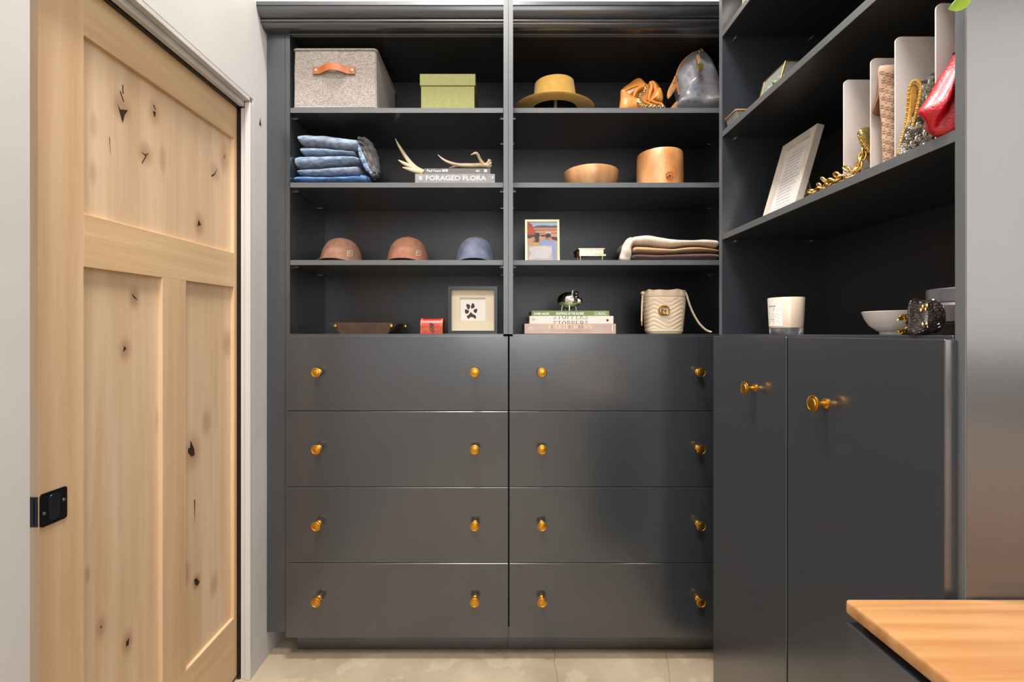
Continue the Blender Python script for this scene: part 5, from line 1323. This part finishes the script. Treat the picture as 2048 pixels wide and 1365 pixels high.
# ---- things on the upper shelves
wov = mat('woven_grey', C(128, 122, 116), rough=.9, col2=C(92, 88, 84), nscale=140, bump=.3, bscale=400)
wb = thing('woven_basket', (.88, 1.655, SB), 'small grey woven basket with a tan rim in the shelf corner', 'basket')
q0 = [(.832, 1.61), (.93, 1.61), (.93, 1.70), (.832, 1.70)]
emit('body', B().loft([[V((x, y, SB + .0008)) for x, y in rr(.070, .066, .008, 4, .840, 1.634)], [V((x, y, SB + .040)) for x, y in rr(.080, .080, .008, 4, .834, 1.627)]]), wov, wb, smooth=True, ang=40)
emit('rim', B().tube([V((x, y, SB + .040)) for x, y in rr(.080, .080, .008, 4, .834, 1.627)], .003, 8, True), mat('tan_rim', C(168, 128, 84), rough=.7), wb, smooth=True)
gls = mat('terrarium_glass', C(226, 232, 224), rough=.05, trans=.85, ior=1.3)
ter = thing('terrarium', (.93, 1.50, SB), 'gold-edged glass terrarium planted with a green succulent', 'terrarium')
bp0 = [V((.872, 1.565, SB + .003)), V((.872, 1.445, SB + .003)), V((.965, 1.445, SB + .003)), V((.965, 1.565, SB + .003))]
tp0 = [V((.900, 1.565, SB + .105)), V((.900, 1.445, SB + .105)), V((.975, 1.445, SB + .105)), V((.975, 1.565, SB + .105))]
for i in range(4):
    j_ = (i + 1) % 4
    emit('pane', B().loft([[bp0[i], bp0[j_], tp0[j_], tp0[i]], [p + (V((.92, 1.505, SB + .05)) - p).normalized() * .002 for p in (bp0[i], bp0[j_], tp0[j_], tp0[i])]]), gls, ter)
    for a, c in ((bp0[i], bp0[j_]), (tp0[i], tp0[j_]), (bp0[i], tp0[i])): emit('edge_strip', B().tube([a, c], .0026, 6), gold, ter)
emit('soil', B().box(.880, .962, 1.450, 1.560, SB + .004, SB + .035), mat('dark_soil', C(66, 50, 38), rough=.95, bump=.5, bscale=150), ter)
suc = mat('succulent_green', C(150, 172, 84), rough=.5, col2=C(120, 146, 70), nscale=30)
for ring_, (nl, rad, tilt, zz) in enumerate(((5, .026, .5, .085), (6, .040, .95, .075), (7, .050, 1.25, .066))):
    for i in range(nl):
        a = 2 * PI * (i + ring_ * .4) / nl; dirv = V((math.cos(a) * math.sin(tilt), math.sin(a) * math.sin(tilt), math.cos(tilt))); c0 = V((.925, 1.495, SB + zz - .02))
        emit('leaf', B().tube([c0, c0 + dirv * rad * .5, c0 + dirv * rad * .85, c0 + dirv * rad], [.005, .010, .007, .001], 8), suc, ter, smooth=True)
emit('stem', B().tube([V((.925, 1.495, SB + .034)), V((.925, 1.495, SB + .075))], .006, 8), suc, ter, smooth=True)
vs_ = (.935, 1.60, SC + .0008)
emit('ceramic_vase', B().lathe([(0, 0), (.055, 0), (.072, .018), (.082, .05), (.078, .09), (.06, .13), (.045, .16), (.05, .18), (.047, .18), (.042, .16), (0, .15)], vs_, 48), mat('cream_ceramic', C(222, 202, 172), rough=.4), smooth=True, label='rounded cream ceramic vase on the highest shelf', cat='vase')

# ---- trailing plant at the near end of the shelf
leafm = mat('lime_leaf', C(150, 188, 40), rough=.4, col2=C(118, 160, 34), nscale=25)
tp_ = thing('trailing_plant', (.93, .90, SB), 'potted trailing plant with lime green leaves hanging over the shelf edge', 'plant')
emit('pot', B().lathe([(0, 0), (.042, 0), (.055, .09), (.057, .095), (.052, .095), (.05, .085), (0, .085)], (.93, .90, SB + .0006), 36), wc, tp_, smooth=True)
stems = [[V((.92, .90, SB + .085)), V((.87, .875, SB + .13)), V((.81, .845, SB + .06)), V((.795, .822, SB - .06)), V((.796, .806, SB - .135))], [V((.93, .91, SB + .085)), V((.87, .93, SB + .14)), V((.80, .95, SB + .08)), V((.785, .955, SB - .0)), V((.785, .955, SB - .03))]]
def leaf(base, tip, wdt, up):
    ax = tip - base; L_ = ax.length; sd = ax.cross(up).normalized(); nrm = sd.cross(ax).normalized(); rows = []
    for i in range(9):
        a = i / 8; hw = wdt * (math.sin(PI * a ** .7) ** .8 if 0 < a < 1 else .02); c0 = base + ax * a + nrm * (.12 * L_ * a * a)
        rows.append([c0 - sd * hw + nrm * hw * .25, c0, c0 + sd * hw + nrm * hw * .25, c0 + sd * hw + nrm * (hw * .25 - .0008), c0 - nrm * .0008, c0 - sd * hw + nrm * (hw * .25 - .0008)])
    emit('leaf', B().loft(rows), leafm, tp_, smooth=True, ang=60)
for si_, s_ in enumerate(stems):
    p = catmull(s_, 30); emit('stem', B().tube(p, .0018, 6), leafm, tp_, smooth=True)
    for k_ in range(21 if si_ == 0 else 16, 29, 4):
        sgn = 1 if (k_ // 5) % 2 else -1
        leaf(p[k_], p[k_] + V((-.026, sgn * .022 - .006, -.030 + .02 * sgn)), .016, V((-.5, -.2, .8)))
leaf(P(1948, -14, .782), P(1889, 18.5, .785), .0150, V((0, -.75, -.65)))

# seat everything: each object keeps its own base point, set on the matching real shelf
for o in [o for o in bpy.data.objects if o not in BEFORE and o.parent is None]:
    z = o.location.z
    zd, zr = min(((SA, RSA), (SB, RSB), (SC, RSC), (CT, RCT)), key=lambda q: z - q[0] if z - q[0] > -.002 else 9)
    o.location = (o.location.x * DK, o.location.y * DK, zr + (z - zd) * DK)
    o.scale = (DK, DK, DK)
